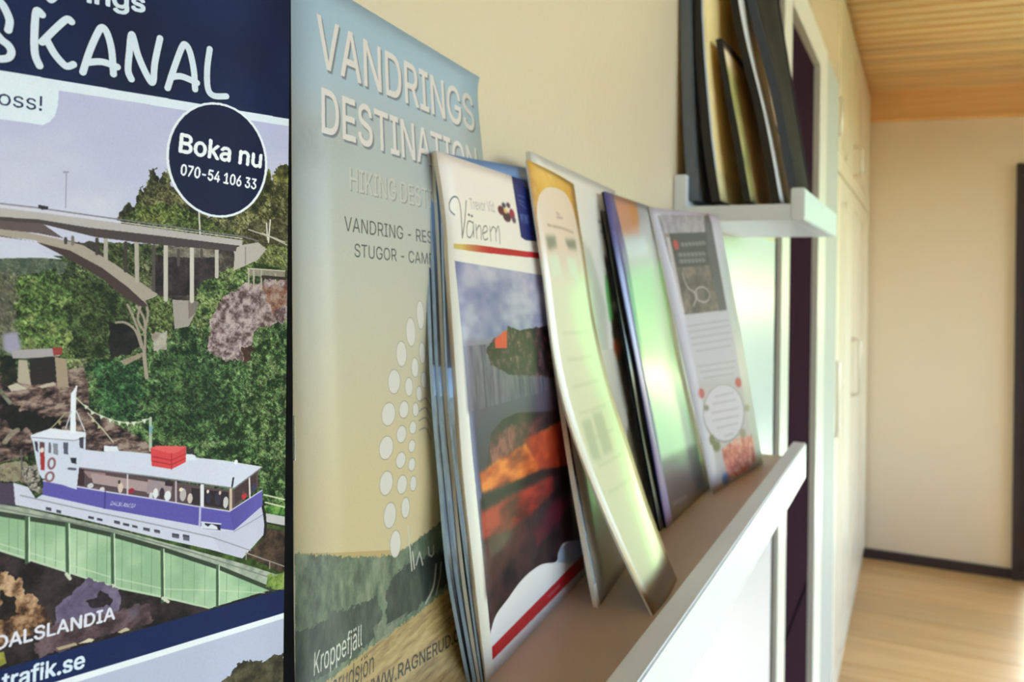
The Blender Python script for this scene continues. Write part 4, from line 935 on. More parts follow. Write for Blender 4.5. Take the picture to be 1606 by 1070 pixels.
hand = [kst(q) for q in ([(48.86,37.80),(49.01,36.18),(48.32,34.43),(47.57,33.45),(46.30,33.03),(45.27,34.54),(45.68,36.74),(47.72,39.42),(48.92,40.33),(49.40,41.39),(48.88,42.45),(47.26,42.88),(45.64,42.57)],
    [(53.76,34.10),(52.89,33.76),(52.69,37.81),(52.86,41.01),(53.57,42.82)], [(58.31,34.25),(57.60,33.97),(56.14,35.63),(53.86,38.75)], [(54.53,38.17),(55.85,40.41),(57.27,41.89),(57.97,42.08),(58.77,41.60)],
    [(60.32,42.64),(61.27,38.98),(62.46,35.56),(63.27,34.13),(64.14,34.97),(64.95,37.77),(65.36,42.05)], [(61.00,40.83),(63.40,40.25),(65.98,40.67)],
    [(68.43,42.41),(67.84,40.89),(68.00,37.61),(68.38,34.27),(69.57,37.99),(71.34,41.53),(72.27,42.19),(72.55,38.59),(73.40,33.89)],
    [(74.96,42.91),(76.08,38.98),(77.45,34.84),(78.17,34.08),(79.05,35.36),(79.84,38.64),(80.15,42.26)], [(75.52,40.77),(77.55,40.28),(80.50,40.98)],
    [(82.90,33.96),(82.46,37.90),(82.64,41.59),(83.80,42.88),(86.38,42.58)])]
for pts_, w_ in hand: K.stroke(pts_, w_, ltr)
K.text('ings', [(60.78,30.18),(70.55,29.66),(60.71,26.92)], ltr, bold=.035)
K.stroke(K.smooth([(54.36,30.79),(55.06,31.38),(55.83,30.53)]), .9, ltr)
cen = [(85.08,55.27,10.20,11.19)][0]
K.ell(cen, (232, 236, 248)); K.ell((cen[0], cen[1], cen[2]*.95, cen[3]*.96), (15, 24, 60))
K.text('Boka nu', [(77.30,54.56),(93.84,55.86),(77.36,51.07)], (240, 242, 250), bold=.03)
K.text('070-54 106 33', [(77.62,58.85),(92.79,60.32),(77.58,56.81)], (240, 242, 250), bold=.03)
K.grain(.05)
kp = paper('canal_folder_print', K, rough=.6, coat=.0, coat_rough=.3, spec=.18)
t = empty('folder', base_of('K')); tagp(t, 'navy canal boat trip folder with a bridge photo, nearest on the ledge', 'folder')
sheet('front_cover', 'K', kp, M['edge_dark'], 0.0006, t)
sheet('page_block', 'K', kp, M['edge_dark'], 0.0016, t, back=M['edge_dark'], start=0.0007, u0=.02, v0=.003)

# a black filler sheet in the dark gap behind it
_r = [(0.036, 0.15251, 1.57074), (0.0395, 0.151, 1.47469), (0.043, 0.14917, 1.40503)]
_r.append((_r[-1][0] + 0.004, _r[-1][1], 1.367))
SHEETS['BK'] = (100, 200, [(p[0] - 0.008, p[1] - 0.07, p[2]) for p in _r], _r)

# ================================================================== artwork: hiking booklet
W, H, _, _ = SHEETS['VD']
V = Canvas(W, H, 10, (196, 190, 170))
full = [(0, 0), (W, 0), (W, H), (0, H)]
sky_y = [(3.97,38.29),(3.73,51.97),(3.22,82.30),(2.68,116.88),(2.15,153.59)]
V.grad([(0, 0), (W, 0), (W, 70), (0, 70)], (164, 196, 222), (180, 198, 214), a=0, b=sky_y[0][1])
V.grad([(0, sky_y[0][1]-4), (W, sky_y[0][1]-14), (W, 110), (0, 110)], (180, 192, 200), (198, 196, 184), a=sky_y[0][1]-6, b=sky_y[2][1], soft=4)
V.grad([(0, sky_y[2][1]-3), (W, sky_y[2][1]-3), (W, H), (0, H)], (198, 196, 182), (216, 196, 152), a=sky_y[2][1], b=sky_y[4][1]-10, soft=3)
V.tex([(1.42,40.40),(20.67,39.21),(34.99,44.70),(13.32,52.70),(1.26,52.23)], [(150, 152, 150), (186, 188, 186)], sc=.1, al=.4, soft=3)
# forest
fy = [(-1.70,152.63),(10.13,156.23),(27.30,162.77),(43.06,168.01),(53.48,169.06),(72.86,168.03),(103.00,173.85),(98.22,197.02),(73.46,190.59),(58.07,190.93),(37.82,189.27),(9.16,189.01),(-1.93,186.65)]
fy[0] = (0, fy[0][1]); fy[-1] = (0, fy[-1][1]+4); fy[6] = (W, fy[6][1]); fy[7] = (W, fy[7][1])
V.poly([(0, fy[0][1]), (W, fy[7][1]-2), (W, H), (0, H)], (196, 168, 110))
V.tex([(0, fy[-1][1]), fy[-3], fy[-4], (W, fy[7][1]), (W, H), (0, H)], [(150, 122, 74), (186, 156, 100), (206, 178, 120)], sc=.12, sy=6, oct=4)
V.tex(fy, [(74, 88, 70), (96, 112, 90), (120, 134, 108), (140, 150, 124)], sc=.25, sy=.5, rough=1.0, rsc=1.6)
V.tex([(-0.10,171.26),(7.00,173.43),(17.86,173.86),(26.51,175.69),(35.72,176.78),(38.46,182.41),(34.79,187.90),(19.98,187.85),(-0.24,185.30)], [(48, 60, 52), (66, 78, 66), (84, 96, 80)], sc=.4, sy=.4, rough=1.2, rsc=1)
V.tex([(40.82,177.93),(45.87,174.34),(56.51,174.52),(75.48,177.99),(94.04,183.59),(92.58,191.08),(69.74,188.99),(51.21,188.86),(39.92,187.54)], [(34, 42, 38), (52, 60, 52), (70, 78, 64)], sc=.4, sy=.4, rough=1.4, rsc=1)
V.tex([(33.51,184.71),(38.27,184.49),(40.00,186.68),(51.32,187.96),(40.89,190.66),(34.67,189.24)], [(110, 120, 100), (150, 156, 134)], sc=.6, al=.7)
V.stroke([(0.03,158.32),(-0.08,169.00)], .35, (226, 222, 210)); V.stroke([(-0.09,169.76),(-0.22,183.12)], .35, (226, 222, 210))
for e in [(69.86,97.32,2.42,4.68),(62.84,102.46,2.97,4.63),(56.14,108.87,3.07,3.94),(50.83,116.95,3.47,3.65),(46.65,126.32,3.81,3.39),(44.45,136.11,3.81,3.34),(69.41,110.08,1.94,3.44),(64.05,114.27,2.12,3.09),(59.52,119.94,2.32,2.91),(55.71,126.57,2.75,2.58),(53.44,133.90,2.79,2.54),(52.24,141.76,2.74,2.32),(69.29,119.17,1.66,2.60),(65.64,123.12,1.74,2.35),(62.77,127.88,1.82,2.14),(60.41,133.26,2.01,1.97),(59.12,138.95,1.98,1.83),(58.46,144.65,1.95,1.94),(43.56,146.54,3.52,3.43),(52.15,149.32,2.74,2.75),(58.52,150.77,1.86,2.24),(44.65,156.51,3.24,3.65),(53.34,156.90,2.29,3.05),(46.78,165.78,2.82,3.88)]:
    V.ell((e[0], e[1], e[2]*1.0+.22, e[3]+.22), (150, 142, 130)); V.ell(e, (226, 220, 212))
for q in ([(66.32,125.88),(69.70,125.41),(72.56,129.16)], [(65.12,128.82),(69.28,128.54),(72.09,132.53)], [(64.34,131.82),(68.83,131.87),(71.62,135.88)], [(64.35,134.96),(68.39,135.19),(71.10,139.63)]): V.stroke(V.smooth(q), .5, (150, 146, 138))
for q in ([(54.15,162.97),(54.78,176.82)], [(55.76,171.46),(56.23,176.79)], [(57.42,176.06),(59.67,172.90),(60.98,177.43)], [(64.97,173.22),(65.03,175.72),(66.42,176.87),(67.68,176.31),(68.01,173.93)]): V.stroke(q, .6, (208, 204, 192))
V.stroke(V.smooth([(68.67,180.44),(66.23,186.47),(61.22,189.57)]), .9, (200, 198, 188)); V.stroke(V.smooth([(71.79,180.83),(70.35,185.09),(67.33,189.40)]), .7, (180, 178, 168))
def emboss(txt, p, bold, face=(234, 226, 226), sh=(112, 118, 128), d=.9):
    for k in (1.0, .75, .5, .25): V.text(txt, p, sh, bold, off=(d*k, d*.9*k), al=.55)
    V.text(txt, p, face, bold)
emboss('VANDRINGS', [(13.57,24.60),(127.97,25.69),(13.95,10.28)], .012)
emboss('DESTINATION', [(15.33,43.05),(126.85,45.54),(15.79,30.62)], .012)
emboss('HIKING DESTINATION', [(30.01,58.11),(115.27,61.89),(30.44,51.31)], -.003, face=(206, 206, 200), sh=(140, 142, 138), d=.5)
V.text('VANDRING - RESTAURANG', [(26.09,70.21),(114.64,74.52),(26.33,65.97)], (62, 66, 66), bold=.004)
V.text('STUGOR - CAMPING', [(31.26,77.73),(93.70,81.12),(31.52,73.80)], (62, 66, 66), bold=.004)
V.text('Kroppefjäll', [(7.22,185.23),(28.15,186.96),(7.36,179.79)], (232, 228, 216), bold=.004)
V.text('Ragnerudsjön', [(3.06,192.21),(32.77,196.20),(3.15,187.04)], (56, 48, 34), bold=.002)
V.text('WWW.RAGNERUD.COM', [(26.42,200.57),(86.55,211.11),(26.76,196.89)], (60, 50, 32), bold=.012)
V.gain((.91, .90, .90)); V.grain(.05)
vp = paper('hiking_booklet_print', V, rough=.5, coat=.3, coat_rough=.25)
t = empty('booklet', base_of('VD')); tagp(t, 'tall hiking booklet with blue and sand coloured cover, beside the navy folder', 'booklet')
sheet('front_cover', 'VD', vp, M['edge_cream'], 0.0005, t)
sheet('page_block', 'VD', vp, M['edge_white'], 0.0022, t, start=0.0006, u0=.004, u1=.996, v0=.002)
bm = bmesh.new()
_, _, vl, vr = SHEETS['VD']
tube(bm, [Vector(vl[0]).lerp(Vector(vl[1]), f) + Vector((0.0004, -0.0003, 0)) for f in (.64, .70)], 0.0003, 6)
obj('staple', bm, M['staple'], t)

Bk = Canvas(20, 40, 4, (16, 15, 18)); Bk.tex([(0, 0), (20, 0), (20, 40), (0, 40)], [(12, 12, 14), (22, 20, 24)], sc=.3)
bkm = paper('black_sheet_print', Bk, rough=.9, coat=0, spec=.05)
t = sheet('booklet', 'BK', bkm, M['edge_dark'], 0.0030, back=M['edge_dark'])  # plain black sheet filling the dark gap beside the folder
tagp(t, 'thin black filler sheet in the gap between the navy folder and the hiking booklet', 'booklet')

# ================================================================== blue-edged stack behind the lake brochure
Bc = Canvas(50, 90, 4, (26, 36, 66)); 
Bc.grad([(0, 0), (50, 0), (50, 90), (0, 90)], (96, 140, 200), (14, 18, 34), a=8, b=30)
Bc.tex([(0, 34), (50, 34), (50, 72), (0, 72)], [(10, 14, 26), (24, 32, 56), (40, 56, 84)], sc=.3)
Bc.poly([(0, 38), (50, 36), (50, 41), (0, 43)], (110, 140, 190))
blue_print = paper('blue_leaflet_print', Bc, rough=.4, coat=.5)
labs = ('blue-edged leaflet at the back of the stack, against the hiking booklet', 'second blue-edged leaflet from the back of the stack behind the lake brochure',
        'third blue-edged leaflet from the back of the stack behind the lake brochure', 'dark navy leaflet directly behind the lake brochure, its face showing as a strip')
for i, k in enumerate(('BA', 'BB', 'BC', 'BD')):
    SHEETS[k] = (50, 90) + tuple(SHEETS[k][2:])
    t = sheet('leaflet', k, blue_print, M['edge_blue'] if i != 2 else M['edge_white'], 0.0013 if i < 3 else 0.0008, back=M['edge_blue'], nv=44)
    tagp(t, labs[i], 'leaflet', 'blue-edged leaflets behind the lake brochure')

# ================================================================== artwork: lake brochure
W, H, _, _ = SHEETS['VN']
N = Canvas(W, H, 9, (228, 218, 214))
N.grad([(0, 0), (W, 0), (W, H), (0, H)], (232, 218, 214), (228, 224, 214), a=0, b=50)
po = [(4.45,38.00),(27.66,38.39),(82.22,39.17),(145.96,41.51),(119.64,176.16),(113.88,180.21),(91.40,158.20),(69.24,159.14),(54.58,155.39),(33.06,153.87),(18.31,157.56),(6.49,162.12),(7.52,114.42),(6.47,71.29)]
right_ = [q for q in po]
sky = [po[0], (W, po[3][1]), (W, H), po[11], po[12], po[13]]
sp = [(27.66,38.39),(22.27,67.73),(18.54,89.89),(16.42,102.74),(12.94,119.22)]
N.grad(sky, (166, 164, 190), (92, 98, 140), a=sp[0][1], b=sp[1][1])
N.tex([po[0], (W, po[3][1]), (W, sp[1][1]), (po[13][0], sp[1][1])], [(92, 98, 146), (140, 138, 172), (190, 186, 200)], sc=.06, sx=.6, oct=4, al=.8)
N.grad([(po[13][0], sp[1][1]-2), (W, sp[1][1]-2), (W, sp[2][1]), (po[13][0], sp[2][1])], (136, 128, 146), (70, 60, 80), soft=1)
N.grad([(po[13][0]+3, sp[2][1]-3), (W, sp[2][1]-3), (W, sp[4][1]), (po[13][0]+5, sp[4][1])], (84, 76, 98), (44, 34, 48), soft=1.5)
N.tex([(po[13][0]+2, sp[1][1]), (W, sp[1][1]), (W, sp[2][1]), (po[13][0]+2, sp[2][1])], [(40, 38, 62), (90, 84, 104), (126, 116, 130)], sc=.15, sx=3, sy=.4, al=.6)
N.tex([(22.94,69.59),(30.31,65.77),(39.59,65.18),(42.51,61.86),(53.13,63.69),(75.52,62.81),(112.60,61.80),(105.25,89.40),(70.60,83.35),(41.01,80.25),(25.97,75.29)], [(12, 8, 14), (34, 18, 24), (62, 36, 44), (120, 84, 88)], sc=.35, rough=.7)
N.poly([(30.74,66.26),(37.60,64.14),(40.89,66.94),(40.25,70.06),(30.64,69.55)], (206, 66, 48)); N.poly([(34.62,65.47),(38.24,63.68),(41.64,63.31),(40.64,68.14)], (206, 74, 52))
rockp = [(17.95,107.38),(21.92,99.24),(31.74,95.71),(45.05,94.93),(64.55,97.28),(102.84,100.77),(127.29,104.06),(113.88,180.21),(73.81,166.14),(47.72,156.75),(6.34,162.74),(8.42,122.32)]
N.tex([rockp[0], rockp[1], rockp[2], rockp[3], rockp[4], (W, rockp[5][1]), (W, H), rockp[10], rockp[11]], [(20, 14, 20), (44, 26, 34), (66, 38, 44)], sc=.12, oct=4)
N.tex([(20.58,101.25),(37.62,98.89),(67.24,99.98),(60.49,107.93),(35.66,108.87),(18.72,110.80)], [(60, 26, 34), (104, 50, 54), (160, 92, 88)], sc=.16, rough=1.2, al=.85, soft=.5, oct=3)
N.tex([(11.08,110.77),(20.92,109.70),(41.33,108.26),(62.85,105.77),(102.26,103.59),(97.59,127.21),(56.47,120.24),(28.06,118.77),(11.38,117.80)], [(128, 44, 24), (190, 84, 32), (226, 130, 56)], sc=.1, sx=.7, sy=1.6, rough=1.0, soft=.6, oct=3)
N.tex([(47.59,105.74),(101.98,104.99),(97.59,127.21),(62.80,120.58)], [(130, 34, 26), (178, 62, 34)], sc=.25, rough=1, soft=.6, al=.8)
N.poly([(9.14,119.37),(33.14,119.91),(62.91,120.09),(97.86,125.84),(97.21,129.13),(62.11,123.48),(32.44,122.72),(9.30,122.53)], (30, 16, 22), soft=.6)
N.tex([(9.06,123.51),(32.28,123.36),(74.02,124.82),(72.57,131.08),(53.15,133.80),(29.18,135.41),(8.15,132.55)], [(84, 20, 22), (132, 34, 30), (172, 56, 42)], sc=.1, sx=.6, sy=1.5, rough=.8, soft=.8, oct=3)
N.tex([(8.15,132.55),(29.18,135.41),(40.85,134.10),(45.05,141.21),(21.30,145.15),(5.91,150.43)], [(70, 34, 40), (98, 52, 52)], sc=.25, soft=1.2, al=.8)
N.tex([(50.25,140.33),(73.06,135.15),(95.69,136.75),(94.60,142.15),(70.79,145.05),(50.99,147.90)], [(70, 18, 34), (110, 30, 50)], sc=.25, soft=.8, al=.8)
hill = N.smooth([(6.44,162.33),(11.89,158.34),(21.75,156.62),(35.88,154.42),(53.29,155.19),(69.19,159.39),(72.75,156.56),(79.20,154.87),(89.94,157.17),(121.67,166.21)])
N.poly(hill + [(W, hill[-1][1]), (W, H), (hill[0][0], H)], (222, 218, 222))
N.grad([(70.52,160.11),(74.47,155.51),(88.39,156.68),(121.67,166.21),(119.64,176.16),(89.60,167.22)], (150, 168, 206), (206, 210, 222), axis='y')
N.poly([(6.48,167.38),(93.83,167.24),(197.77,169.69),(196.12,177.00),(94.36,173.13),(5.94,171.75)], (188, 28, 38))
ln = [(4.19,31.87),(20.97,31.27),(77.69,31.02),(123.65,30.96),(122.52,33.78),(76.95,33.56),(20.59,33.93),(4.48,33.69)]
N.grad(ln, (206, 178, 96), (182, 20, 34), axis='x', a=ln[0][0]+6, b=ln[0][0]+30)
for q, w in (([(6.92,21.43),(3.92,20.15),(4.21,17.45),(7.77,15.05),(11.14,15.12),(12.19,18.20),(11.66,23.96),(11.22,29.08)], .6), ([(11.19,29.31),(14.48,22.57),(17.55,15.33)], .6),
             ([(20.97,23.17),(17.47,22.77),(15.32,25.51),(15.30,28.32),(17.79,28.61),(20.31,26.06),(21.09,22.69),(20.38,28.43)], .5), ([(22.99,23.48),(22.93,28.73)], .5), ([(22.96,25.85),(25.57,23.74),(26.97,24.58),(26.59,28.96)], .5),
             ([(28.71,26.38),(32.28,25.14),(32.15,23.44),(29.85,23.87),(28.16,26.42),(29.31,28.78),(32.17,28.09)], .5), ([(34.93,23.46),(34.78,28.90)], .5), ([(34.99,25.42),(37.81,23.22),(39.43,23.59)], .5), ([(40.01,23.54),(39.36,28.60)], .5), ([(40.20,25.03),(42.59,22.58),(43.29,24.29),(42.65,29.39)], .5)):
    N.stroke(N.smooth(q), w, (96, 92, 96), soft=.15)
for e in [(18.36,20.36,0.84,0.48),(20.61,20.62,0.85,0.48)]: N.ell(e, (96, 92, 96))
for q in ([(58.34,170.01),(64.04,170.08)], [(65.50,170.10),(71.46,170.18)]): N.stroke(q, 1.0, (214, 150, 160), al=.6, soft=.6)
N.text('Trevor Vid', [(20.30,18.07),(41.31,17.20),(21.48,14.19)], (150, 142, 146), bold=0, al=.8)
for e, cc in zip([(47.60,15.81,3.10,1.84),(52.36,17.91,3.81,2.12),(57.81,16.35,2.61,2.16),(50.76,13.44,1.88,1.06),(55.18,12.96,1.93,1.08),(51.87,15.64,1.89,1.06),(58.97,18.60,1.96,1.35)], ((96, 30, 44), (70, 34, 52), (150, 40, 66), (60, 60, 74), (90, 50, 70), (220, 180, 120), (90, 70, 90))): N.ell(e, cc, soft=.3)
N.poly([(62.54,-0.05),(73.00,-0.46),(84.93,0.67),(137.17,-4.59),(126.21,24.60),(68.22,26.40),(63.94,25.35)], (24, 34, 104))
for q in ([(66.49,7.44),(73.67,7.67)], [(66.42,9.60),(72.21,10.03)], [(67.31,10.84),(74.04,12.57)]): N.stroke(q, .5, (110, 126, 184), al=.7, soft=.3)
N.tex([(65.82,15.30),(75.89,15.13),(74.55,19.10),(66.48,19.26)], [(40, 54, 120), (120, 136, 190)], sc=.8, al=.7)
N.grain(.04)
np_ = paper('lake_brochure_print', N, rough=.42, coat=.15, coat_rough=.15, spec=.35)
t = empty('brochure', base_of('VN')); tagp(t, 'glossy lake brochure with a red house photo and a red bottom stripe', 'brochure')
sheet('front_cover', 'VN', np_, M['edge_cream'], 0.0006, t, nu=8, nv=40)
sheet('page_block', 'VN', np_, M['edge_cream'], 0.0011, t, start=0.0007, u0=.003, v0=.002, nu=8, nv=40)

# ================================================================== white booklet behind the curled leaflet
W, H, _, _ = SHEETS['WH']
C = Canvas(W, H, 6, (226, 222, 220))
C.poly([(0, 14), (2.2, 14), (3.2, H-9), (0, H-9)], (34, 28, 40))
for k in range(12): C.ell((1.2, 40+k*11, .5, 1.4), (120, 116, 130))
C.poly([(45.98,30.57),(67.22,38.48),(81.48,67.79),(71.32,112.97),(12.31,111.77)], (188, 190, 184), soft=2)
C.grad([(3, 90), (W, 90), (W, H), (3, H)], (206, 202, 196), (150, 142, 132), a=90, b=H)
for q in ([(87.75,22.25),(103.71,22.04)], [(89.95,27.58),(103.77,27.40)]): C.stroke(q, 1.6, (130, 128, 132), al=.7, soft=.8)
C.tex([(91.30,40.28),(115.01,46.10),(130.54,97.69),(129.16,127.05),(132.31,171.33),(134.91,191.89),(74.51,185.77),(67.28,168.43),(96.62,122.68),(86.78,81.31)], [(24, 20, 18), (66, 54, 42), (108, 96, 78), (60, 66, 40)], sc=.12, sy=.5, soft=1.2, rough=2, rsc=.3)
C.poly([(86.73,50.81),(92.17,54.05),(92.23,74.66),(84.50,76.20),(84.49,61.05)], (120, 196, 120), soft=.6)  # sliver of green glare painted into the print
C.ell([(92.18,90.00,7.20,4.61)][0], (178, 84, 56), soft=1.5); C.ell([(97.78,67.82,4.86,3.11)][0], (190, 176, 170), soft=1)
C.grain(.03)
t = sheet('booklet', 'WH', paper('white_booklet_print', C, rough=.35, coat=.7, coat_rough=.15), M['edge_white'], 0.0022, nu=8)
tagp(t, 'white booklet with a dark spine standing behind the curled leaflet', 'booklet')

# ================================================================== curled narrow leaflet
W, H, _, _ = SHEETS['GO']
G = Canvas(W, H, 9, (222, 170, 78))
G.tex([(0, 0), (W, 0), (W, H), (0, H)], [(206, 152, 62), (222, 172, 82), (232, 186, 98)], sc=.08, oct=3)
inn = G.smooth([(0.77,40.25),(1.53,24.02),(4.78,15.82),(9.10,11.63),(15.56,8.56),(24.18,7.26),(33.27,7.67),(38.90,11.37),(42.12,18.47),(43.41,26.62),(44.03,36.75)])
G.poly(inn + [(W*.86, H), (W*.07, H)], (232, 214, 200))
G.grad([(1.2, inn[0][1]+6), (W-1.2, inn[0][1]+6), (W-1.2, H), (1.2, H)], (232, 228, 208), (222, 224, 190), a=inn[0][1], b=H*.6, soft=4)
G.stroke([(19.60,19.19),(22.02,19.62)], 1.2, (190, 166, 154), al=.8, soft=.6); G.stroke([(19.56,21.21),(24.96,20.56)], 1.2, (190, 166, 154), al=.8, soft=.6)
G.stroke([(9.71,26.24),(12.21,26.12)], 1.3, (180, 160, 148), al=.8, soft=.6); G.stroke([(14.07,26.10),(23.21,25.51),(35.26,25.71)], 1.4, (184, 166, 152), al=.8, soft=.6)
for q, cc in (([(6.10,31.46),(15.15,30.17),(14.62,35.31),(6.49,37.42)], (120, 128, 112)), ([(23.99,30.63),(36.89,28.80),(36.50,33.69),(26.65,34.35)], (110, 116, 104))): G.poly(q, cc, al=.8, soft=1)
for q in ([(5.74,39.69),(14.75,38.65),(15.71,47.51),(6.32,49.39)], [(22.63,38.32),(33.50,38.25),(32.96,48.39),(24.02,46.23)]): G.poly(q, (228, 236, 216), soft=1.2)
for q in ([(9.13,110.57),(16.91,109.70),(14.26,127.52),(7.36,126.75)], [(19.48,108.64),(29.09,108.45),(27.64,125.74),(17.51,126.73)]): G.poly(q, (150, 166, 132), soft=1.2, al=.45)
for k in range(7):
    yy = H*(.38+.06*k); G.poly([(W*.2, yy), (W*.75, yy-1), (W*.75, yy+.5), (W*.2, yy+1.5)], (190, 196, 160), al=.35, soft=.5)
G.poly([(0, H*.955), (W, H*.935), (W, H), (0, H)], (120, 88, 62), soft=2)
G.grain(.03)
t = sheet('leaflet', 'GO', paper('curled_leaflet_print', G, rough=.3, coat=1.0, coat_rough=.14), M['edge_white'], 0.0009, nu=8, nv=56, bulge=0.0012)
tagp(t, 'narrow gold-topped leaflet sagging in a curve down to the front lip', 'leaflet')

# ================================================================== dark booklet
W, H, _, _ = SHEETS['DK']
D = Canvas(W, H, 5, (46, 40, 36))
D.tex([(0, 0), (W, 0), (W, H), (0, H)], [(20, 18, 18), (52, 44, 38), (86, 78, 60), (60, 70, 44)], sc=.08, sy=.4)
D.poly([(0, 0), (2.0, 0), (2.0, H), (0, H)], (120, 132, 104), al=.6)
t = sheet('booklet', 'DK', paper('dark_booklet_print', D, rough=.3, coat=.8), M['edge_dark'], 0.0016, nu=6)
tagp(t, 'dark olive booklet, mostly hidden, left of the violet brochure', 'booklet')

# ================================================================== violet brochure
W, H, _, _ = SHEETS['PU']
U = Canvas(W, H, 6, (196, 200, 200))
U.grad([(0, 0), (W, 0), (W, H), (0, H)], (176, 176, 186), (196, 202, 194), a=20, b=70)
U.poly([(14.33,0.49),(41.57,-1.82),(56.59,5.17),(52.74,20.27),(16.25,24.25)], (206, 150, 128), soft=2)
U.poly([(39.89,-0.87),(56.42,0.47),(55.15,13.13),(40.63,16.61)], (206, 142, 80), soft=1.5, al=.7)
U.poly([(19.83,24.01),(64.48,21.03),(67.14,31.83),(21.34,35.68)], (190, 200, 214), soft=2)
U.grad([(-9.21,145.08),(127.68,155.82),(112.89,187.82),(-0.19,183.17)], (110, 96, 110), (38, 28, 46), a=H*.84, b=H*.95, soft=2)
U.stroke([(19.47,173.48),(46.68,175.81)], 2.6, (196, 188, 198), al=.35, soft=1.4)
band = [(0.00,-0.00),(14.33,0.49),(21.19,33.91),(17.57,111.09),(17.25,176.67),(0.01,182.86)]
U.grad([(0, 0), (band[1][0], 0), (band[2][0], band[2][1]), (band[3][0]*.8, band[3][1]), (band[4][0]*.7, H), (0, H)], (70, 72, 140), (150, 130, 160), soft=.8)
U.grain(.03)
t = empty('brochure', base_of('PU')); tagp(t, 'glossy brochure with a violet spine edge and a peach photo at its top', 'brochure')
sheet('front_cover', 'PU', paper('violet_brochure_print', U, rough=.3, coat=1.0, coat_rough=.16), M['edge_violet'], 0.0006, t, nu=8)
sheet('page_block', 'PU', bkm, M['edge_dark'], 0.0012, t, start=0.0007, u0=.003)

# ================================================================== pale pink leaflet
W, H, _, _ = SHEETS['PK']
P_ = Canvas(W, H, 9, (204, 194, 206))
P_.grad([(0, 0), (W, 0), (W, H), (0, H)], (206, 200, 222), (196, 188, 192))
P_.poly([(8.02,4.92),(89.62,1.26),(88.83,69.55),(16.53,70.05)], (104, 84, 78))
P_.tex([(8.02,4.92),(89.62,1.26),(88.83,69.55),(16.53,70.05)], [(70, 54, 54), (104, 84, 80), (140, 118, 108)], sc=.12, oct=4)
P_.tex([(12.91,3.87),(80.63,1.66),(78.50,15.45),(14.26,16.31)], [(150, 144, 154), (196, 190, 200)], sc=.2, al=.9)
P_.poly([(88.23,-0.53),(91.53,6.75),(88.83,69.55),(74.46,69.89),(76.72,14.58),(79.10,4.93)], (86, 74, 84), soft=.5)
P_.poly([(18.89,16.18),(79.38,13.60),(72.38,37.33),(20.21,38.95)], (52, 44, 48))
P_.ell([(25.64,23.64,3.85,3.42)][0], (190, 40, 48))
for p in ([(33.38,23.51),(73.43,21.47)], [(26.21,30.45),(69.72,29.21)], [(26.09,34.71),(67.54,33.72)]):
    P_.stroke(p, 2.6, (150, 142, 148), al=.55, soft=1.0)
    for k in range(7):
        x_ = p[0][0]+(p[1][0]-p[0][0])*(k+.5)/7; y_ = p[0][1]+(p[1][1]-p[0][1])*(k+.5)/7
        P_.stroke([(x_-.4, y_-1.2), (x_+.5, y_+1.1)], 1.0, (206, 198, 204), al=.6, soft=.6)
P_.ring([(51.59,57.55,11.84,5.19)][0], 1.0, (186, 172, 172)); P_.stroke(P_.smooth([(26.27,42.38),(29.56,51.83),(41.16,57.27),(33.29,64.79)]), 1.2, (206, 194, 196), al=.8)
P_.poly([(13.99,18.82),(18.62,18.71),(17.35,68.41),(11.18,68.98)], (206, 196, 200), al=.8)
for k, (p,) in enumerate((([(16.68,77.60),(87.63,76.82),(17.72,75.56)],), ([(16.76,81.37),(86.81,80.89),(17.80,79.34)],), ([(17.62,85.60),(88.18,85.53),(18.67,83.58)],), ([(18.50,89.84),(88.37,90.10),(19.54,87.82)],), ([(22.39,94.31),(83.55,94.78),(23.44,92.28)],), ([(19.33,104.09),(87.93,106.00),(20.39,102.10)],), ([(21.47,108.03),(83.27,110.13),(22.54,106.04)],), ([(25.71,112.20),(78.63,114.21),(26.78,110.21)],))):
    s_ = p; P_.stroke([s_[0], s_[1]], 1.0, (160, 152, 158), al=.6, soft=.9)
P_.poly([(10.05,113.54),(96.33,117.68),(106.68,178.59),(19.75,174.19)], (176, 160, 160), al=.4, soft=3)
P_.ell([(49.52,138.22,38.82,18.88)][0], (150, 136, 140)); P_.ell([(49.74,137.81,36.26,18.12)][0], (212, 200, 214))
for (p,) in (([(38.54,125.79),(71.94,126.91),(39.41,124.19)],), ([(31.57,130.04),(74.32,132.06),(32.45,128.47)],), ([(26.37,135.25),(76.29,138.07),(27.24,133.70)],), ([(25.86,140.18),(73.56,143.05),(26.74,138.63)],), ([(29.66,145.70),(68.36,147.65),(30.55,144.16)],), ([(40.28,152.27),(57.45,153.08),(41.18,150.72)],)):
    P_.stroke([p[0], p[1]], 1.3, (166, 150, 166), al=.6, soft=1.0)
for e, cc in zip([(16.46,121.22,5.12,3.10),(85.30,121.15,6.26,3.42),(18.16,151.45,5.33,3.37),(75.87,155.76,6.38,3.26),(19.71,131.10,4.18,1.93),(94.05,140.24,5.25,2.55)], ((190, 60, 66), (196, 62, 66), (116, 110, 70), (150, 130, 110), (130, 120, 100), (140, 128, 108))): P_.ell(e, cc, soft=.5)
P_.tex([(30.82,160.03),(55.16,157.06),(94.94,159.43),(94.08,176.49),(68.57,180.07),(31.51,179.25)], [(150, 50, 50), (196, 84, 72), (226, 130, 110), (230, 190, 170)], sc=.25, rough=2, rsc=.3, soft=.6)
P_.ell([(26.99,178.40,6.80,3.31)][0], (70, 120, 190), soft=1); P_.ell([(23.41,156.37,6.55,3.38)][0], (110, 104, 60), soft=.8)
P_.gain((.88, .87, .88)); P_.grain(.03)
t = sheet('leaflet', 'PK', paper('pink_leaflet_print', P_, rough=.5, coat=.3, coat_rough=.3), M['edge_white'], 0.0008, nu=6)
tagp(t, 'pale pink leaflet with an oval badge and strawberries, last on the long ledge', 'leaflet')

